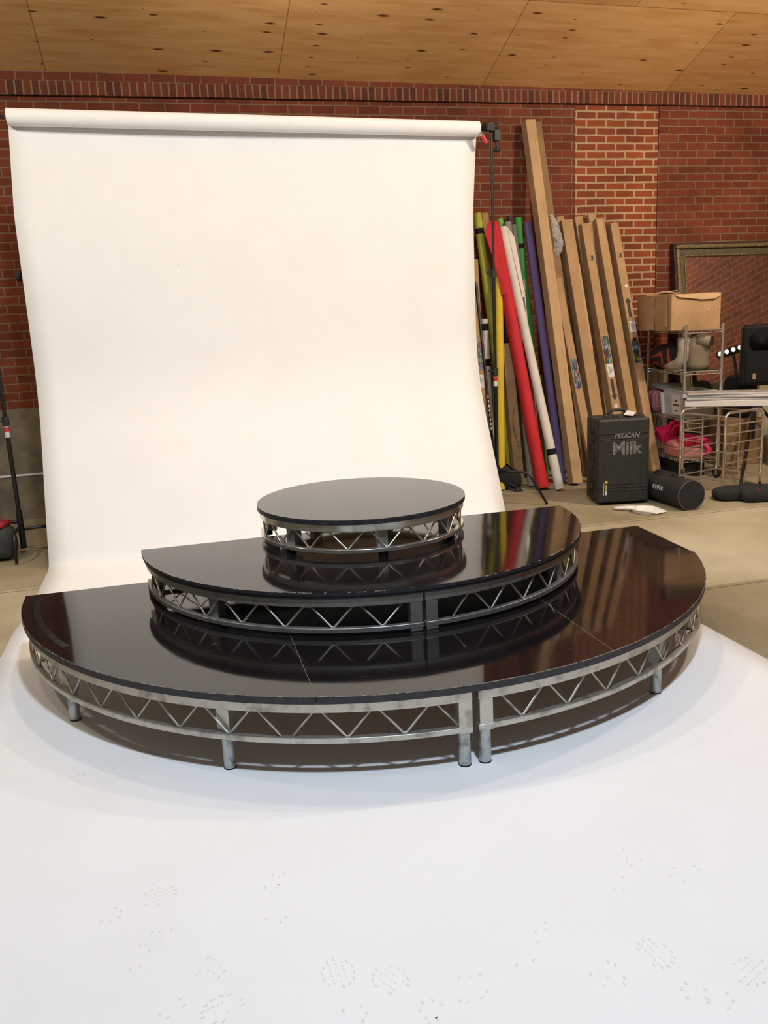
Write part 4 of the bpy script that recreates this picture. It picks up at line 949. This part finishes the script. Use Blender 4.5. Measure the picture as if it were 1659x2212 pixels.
# lowest shelf: pink plastic things
z_ = LV[0] + .004
pt = empty('pink_tray', Q(.14, .20, z_), 'pale pink plastic tray on the bottom wire shelf', 'tray')
b = MB(); p0 = [(.0, .04), (.26, .02), (.28, .40), (.02, .42)]; p1 = [(-.02, .02), (.285, -.0), (.30, .42), (.0, .44)]
b.add([Q(x, y, z_ + .002) for x, y in p0] + [Q(x, y, z_ + .10) for x, y in p1], [(0, 1, 2, 3), (4, 5, 6, 7)] + [(i, (i + 1) % 4, 4 + (i + 1) % 4, 4 + i) for i in range(4)]); b.build('tray_body', M_pink, pt, bevel=.012)
MB().pillow(Q(.10, .24, z_ + .12), (.24, .30, .10), SM, e=.8, wob=.09, seed=4, flatten=-.02).build('pink_frill', M_pink, pt, smooth='all')
hb = empty('hot_pink_box', Q(.02, .36, z_ + .12), 'hot pink plastic box with its lid standing open, tilted on the pale pink tray', 'box')
MB().box(Q(.02, .40, z_ + .21), (.15, .18, .11), SM @ RX(18) @ RY(-14)).build('box_base', M_hot, hb, bevel=.01)
MB().box(Q(.05, .28, z_ + .30), (.15, .17, .035), SM @ RX(-52) @ RY(-14)).box(Q(.07, .25, z_ + .28), (.15, .17, .03), SM @ RX(-40) @ RY(-14)).build('open_lid', M_hot, hb, bevel=.008)
hj = empty('hot_pink_jug', Q(.12, .12, z_ + .12), 'glossy hot pink jug with a spout lying over the front of the pale pink tray', 'jug')
MB().pillow(Q(.12, .14, z_ + .175), (.19, .2, .13), SM, e=.8).build('jug_body', M_hot, hj, smooth='all')
MB().tube([Q(.17, .07, z_ + .18), Q(.25, .04, z_ + .17), Q(.33, .015, z_ + .15)], [.055, .05, .02], n=14).build('spout', M_hot, hj, smooth='all')
MB().tube([Q(.22, -.005, z_ + .15), Q(.27, -.04, z_ + .09), Q(.22, -.04, z_ + .035)], [.025, .03, .025], n=12).build('hook', M_hot, hj, smooth='all')
for k in range(5):
    rr2 = random.Random(k); w_ = MB(); c_ = Q(.0 + .03 * k, .64 + .03 * (k % 3), z_ + .10 + .03 * k)
    w_.tube([c_ + V((rr2.uniform(-.1, .1), rr2.uniform(-.08, .08), rr2.uniform(-.05, .08))) for _ in range(7)], .007, n=6)
    tag(w_.build('cable_coil', M_galv2 if k % 2 else M_white, off=c_), 'loose bent grey and white tubing piled at the back of the bottom shelf', 'tubing', 'tubing on the bottom shelf')
tag(MB().box(Q(sw * .72, .50, z_ + .12), (.16, .34, .23), SM).build('black_crate', M_blackp, off=Q(sw * .72, .5, z_), bevel=.006), 'black crate on the bottom wire shelf behind the pink things', 'crate')
tag(MB().box(Q(sw / 2, .42, .068), (.24, .60, .13), SM).build('black_crate', M_blackf, off=Q(sw / 2, .42, 0), bevel=.006), 'low black box on the floor under the bottom wire shelf', 'crate')
tag(MB().box(flo(1441, 1031) + V((0, 0, .006)), (.045, .02, .012)).build('white_tab', M_label, off=flo(1441, 1031)), 'tiny white tab on the floor left of the wire shelf castor', 'tab')

# ------------------------------------------------------------------ chrome rack with wrapped panels
KF, KR = flo(1561, 1064), flo(1641, 1047); KF.z = KR.z = 0
kw = (KR - KF).length; ka = math.degrees(math.atan2(KR.y - KF.y, KR.x - KF.x)); KM = RZ(ka); kd = .50
K = at_local(KF, KM); kh = .735
rack = empty('chrome_rack', K(kw / 2, kd / 2, 0), 'low chrome tube rack with rungs standing before the wire shelf', 'rack')
for y in (0, kd):
    pts = [K(0, y, .02), K(0, y, kh - .06)] + [K(.06 - .06 * math.cos(t), y, kh - .06 + .06 * math.sin(t)) for t in (.4, .8, 1.2, 1.57)] + [K(kw - .06 + .06 * math.sin(t), y, kh - .06 + .06 * math.cos(t)) for t in (0, .4, .8, 1.2, 1.57)] + [K(kw, y, .02)]
    MB().tube(pts, .0125, n=12).build('hoop', M_chrome, rack, smooth='all')
    for x in (0, kw): MB().cyl(K(x, y, 0), K(x, y, .03), .013, n=12).build('rubber_foot', M_tape, rack)
    for z in (.10, .27, .36, .45, .54, .62):
        MB().cyl(K(0, y, z), K(kw, y, z), .0075 if z < .2 else .0065, n=8).build('rung', M_chrome, rack, smooth=True)
for x in (0, kw):
    for z in (.10, kh - .03): MB().cyl(K(x, 0, z), K(x, kd, z), .008, n=8).build('side_rail', M_chrome, rack, smooth=True)
    MB().cyl(K(x, kd / 2, .10), K(x, kd / 2, kh - .03), .008, n=8).build('side_upright', M_chrome, rack, smooth=True)
    for z in (.27, .36, .45, .54, .62): MB().cyl(K(x, kd / 2, z), K(x, kd, z), .006, n=8).build('side_rung', M_chrome, rack, smooth=True)
zz = kh + .0135
for k, (th, rot, dx, mt_, lab) in enumerate(((.06, 0, 0, M_foam, 'thick white foam panel at the bottom of the stack on the chrome rack'), (.024, 1.5, .01, M_foamp, 'film wrapped panel second from the bottom of the stack on the rack'), (.024, -1.2, -.02, M_foamp, 'film wrapped panel third from the bottom of the stack on the rack'), (.02, 2.5, .02, M_foamp, 'film wrapped panel topmost of the stack on the chrome rack'))):
    pc = flo(1571, 879, kh + .01); PM = RZ(-33 + rot); bk_ = RZ(-33) @ V((0, 1, 0)); pc = pc + bk_ * .15 + RZ(-33) @ V((dx, 0, 0))
    o = MB().box(V((pc.x, pc.y, zz + th / 2)), (.77, .30, th), PM).build('foam_panel', mt_, off=V((pc.x, pc.y, zz)), bevel=.006)
    tag(o, lab, 'foam panel', 'wrapped panels stacked on the rack'); zz += th + .0012
bb = flo(1590, 1003)
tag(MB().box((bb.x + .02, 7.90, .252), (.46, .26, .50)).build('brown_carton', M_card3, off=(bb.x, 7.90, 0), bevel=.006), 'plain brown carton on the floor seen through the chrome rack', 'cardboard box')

# ------------------------------------------------------------------ speaker and things behind
sx0 = at(1640, 760, 7.55)
spk_c = V((sx0.x + .03, 7.62, 0))
tz0 = at(1640, 833, 7.5).z; tz1 = at(1640, 701, 7.5).z
st = empty('speaker_stand', spk_c, 'black tripod stand under the loudspeaker at the right edge', 'stand')
MB().cyl(spk_c + V((0, 0, .30)), spk_c + V((0, 0, tz0 + .0)), .019, n=14).build('pole', M_blackm, st, smooth=True)
hub = MB().cyl(spk_c + V((0, 0, .62)), spk_c + V((0, 0, .74)), .034, n=14).build('hub', M_blackp, st, smooth=True)
fl_ = [flo(1606, 1019), None, None]
for k, a in enumerate((None, -98, 6)):
    e_ = V((fl_[0].x, fl_[0].y, .015)) if k == 0 else spk_c + V((math.cos(math.radians(a)) * .72, math.sin(math.radians(a)) * .72, .015))
    if k == 1: e_ = flo(1597, 1063); e_.z = .015; e_ = V((e_.x, e_.y, .015))
    MB().tube([spk_c + V((0, 0, .68)) + (e_ - spk_c) * .05, e_], .0155, n=12).build('leg', M_blackm, st, smooth=True)
SPM = RZ(-24)
spk = empty('loudspeaker', spk_c + V((0, 0, tz0)), 'black moulded loudspeaker on a tripod at the right edge, beside the mirror', 'speaker')
zc = (tz0 + tz1) / 2; hh = tz1 - tz0
SQ = at_local(spk_c + V((0, 0, tz0)), SPM)
b = MB(); prof_ = [(-.19, -.16), (.19, -.16), (.17, .02), (.10, .17), (-.10, .17), (-.17, .02)]
b.prism([(0, 0)] * 0 + prof_, 0, hh) if False else b.add([SQ(x, y, .001) for x, y in prof_] + [SQ(x * .96, y * .96, hh) for x, y in prof_], [tuple(range(6))[::-1], tuple(range(6, 12))] + [(i, (i + 1) % 6, 6 + (i + 1) % 6, 6 + i) for i in range(6)])
b.build('cabinet', M_spk, spk, bevel=.03)
MB().lathe([(.12, 0), (.10, -.012), (.05, -.04), (.045, -.045)], SQ(0, -.162, hh * .73), n=24, M=SPM @ RX(90)).build('horn', M_tape, spk, smooth='all')
MB().box(SQ(0, -.162, hh * .32), (.30, .012, hh * .52), SPM).build('grille', M_spk, spk, bevel=.004)
MB().box(SQ(-.06, -.170, hh * .16), (.03, .003, .06), SPM).build('badge', plain('tan_badge', (.30, .2, .14), .5), spk)
bk = at(1598, 805, 7.9)
tag(MB().pillow((bk.x, 7.90, .735), (.30, .22, .46), None, e=.45, wob=.015, seed=3, flatten=-.228).build('black_bag', M_blackf, off=(bk.x, 7.90, .505), smooth='all'), 'upright black bag between the wire shelf and the loudspeaker, on a brown carton', 'bag')
cbx = at(1640, 838, 7.95)
cm = empty('cream_box', (cbx.x, 7.95, 0), 'tall cream box with dark printing behind the loudspeaker stand', 'box')
MB().box((cbx.x + .06, 7.98, .46), (.34, .24, .92)).build('box_body', M_cream, cm, bevel=.005)
for k in range(3): MB().box((cbx.x + .0 + k * .06, 7.8585, .86 + .01 * (k % 2)), (.035, .002, .03)).build('print_mark', M_ink, cm)
stl = flo(1668, 1010)
tag(MB().lathe([(.15, 0), (.16, .5), (.17, .51), (.17, .53)], (stl.x + .16, stl.y, 0), n=24).build('round_stool', M_wood, off=(stl.x + .16, stl.y, 0), smooth=True), 'round brown wooden drum stool cut by the right edge', 'stool')
# make-up lights out of frame, seen only in the mirror
vp = []
for (px_, py_) in ((1569, 762), (1583, 757.5), (1597, 753)):
    d = ray(px_, py_); vp.append(reflect(EYE + d * (9.15 / d.y)))
dv_ = (vp[2] - vp[0])
vn = empty('vanity_light_bar', vp[1], 'black vanity bar with round lit bulbs, reflected low in the big mirror', 'lamp')
MB().tube([vp[0] - dv_ * .6, vp[2] + dv_ * 1.2], .05, n=8).build('black_bar', M_blackm, vn)
for k in range(-1, 5):
    q = vp[0] + dv_ * (k / 2); MB().lathe([(.004, -.026), (.018, -.02), (.026, 0), (.018, .02), (.004, .026)], q + V((-.03, .05, 0)), n=14).build('bulb', M_bulb, vn, smooth='all')
MB().cyl(V((vp[1].x, vp[1].y, 0)), V((vp[1].x, vp[1].y, vp[1].z)), .02).build('stand_pole', M_blackm, vn)
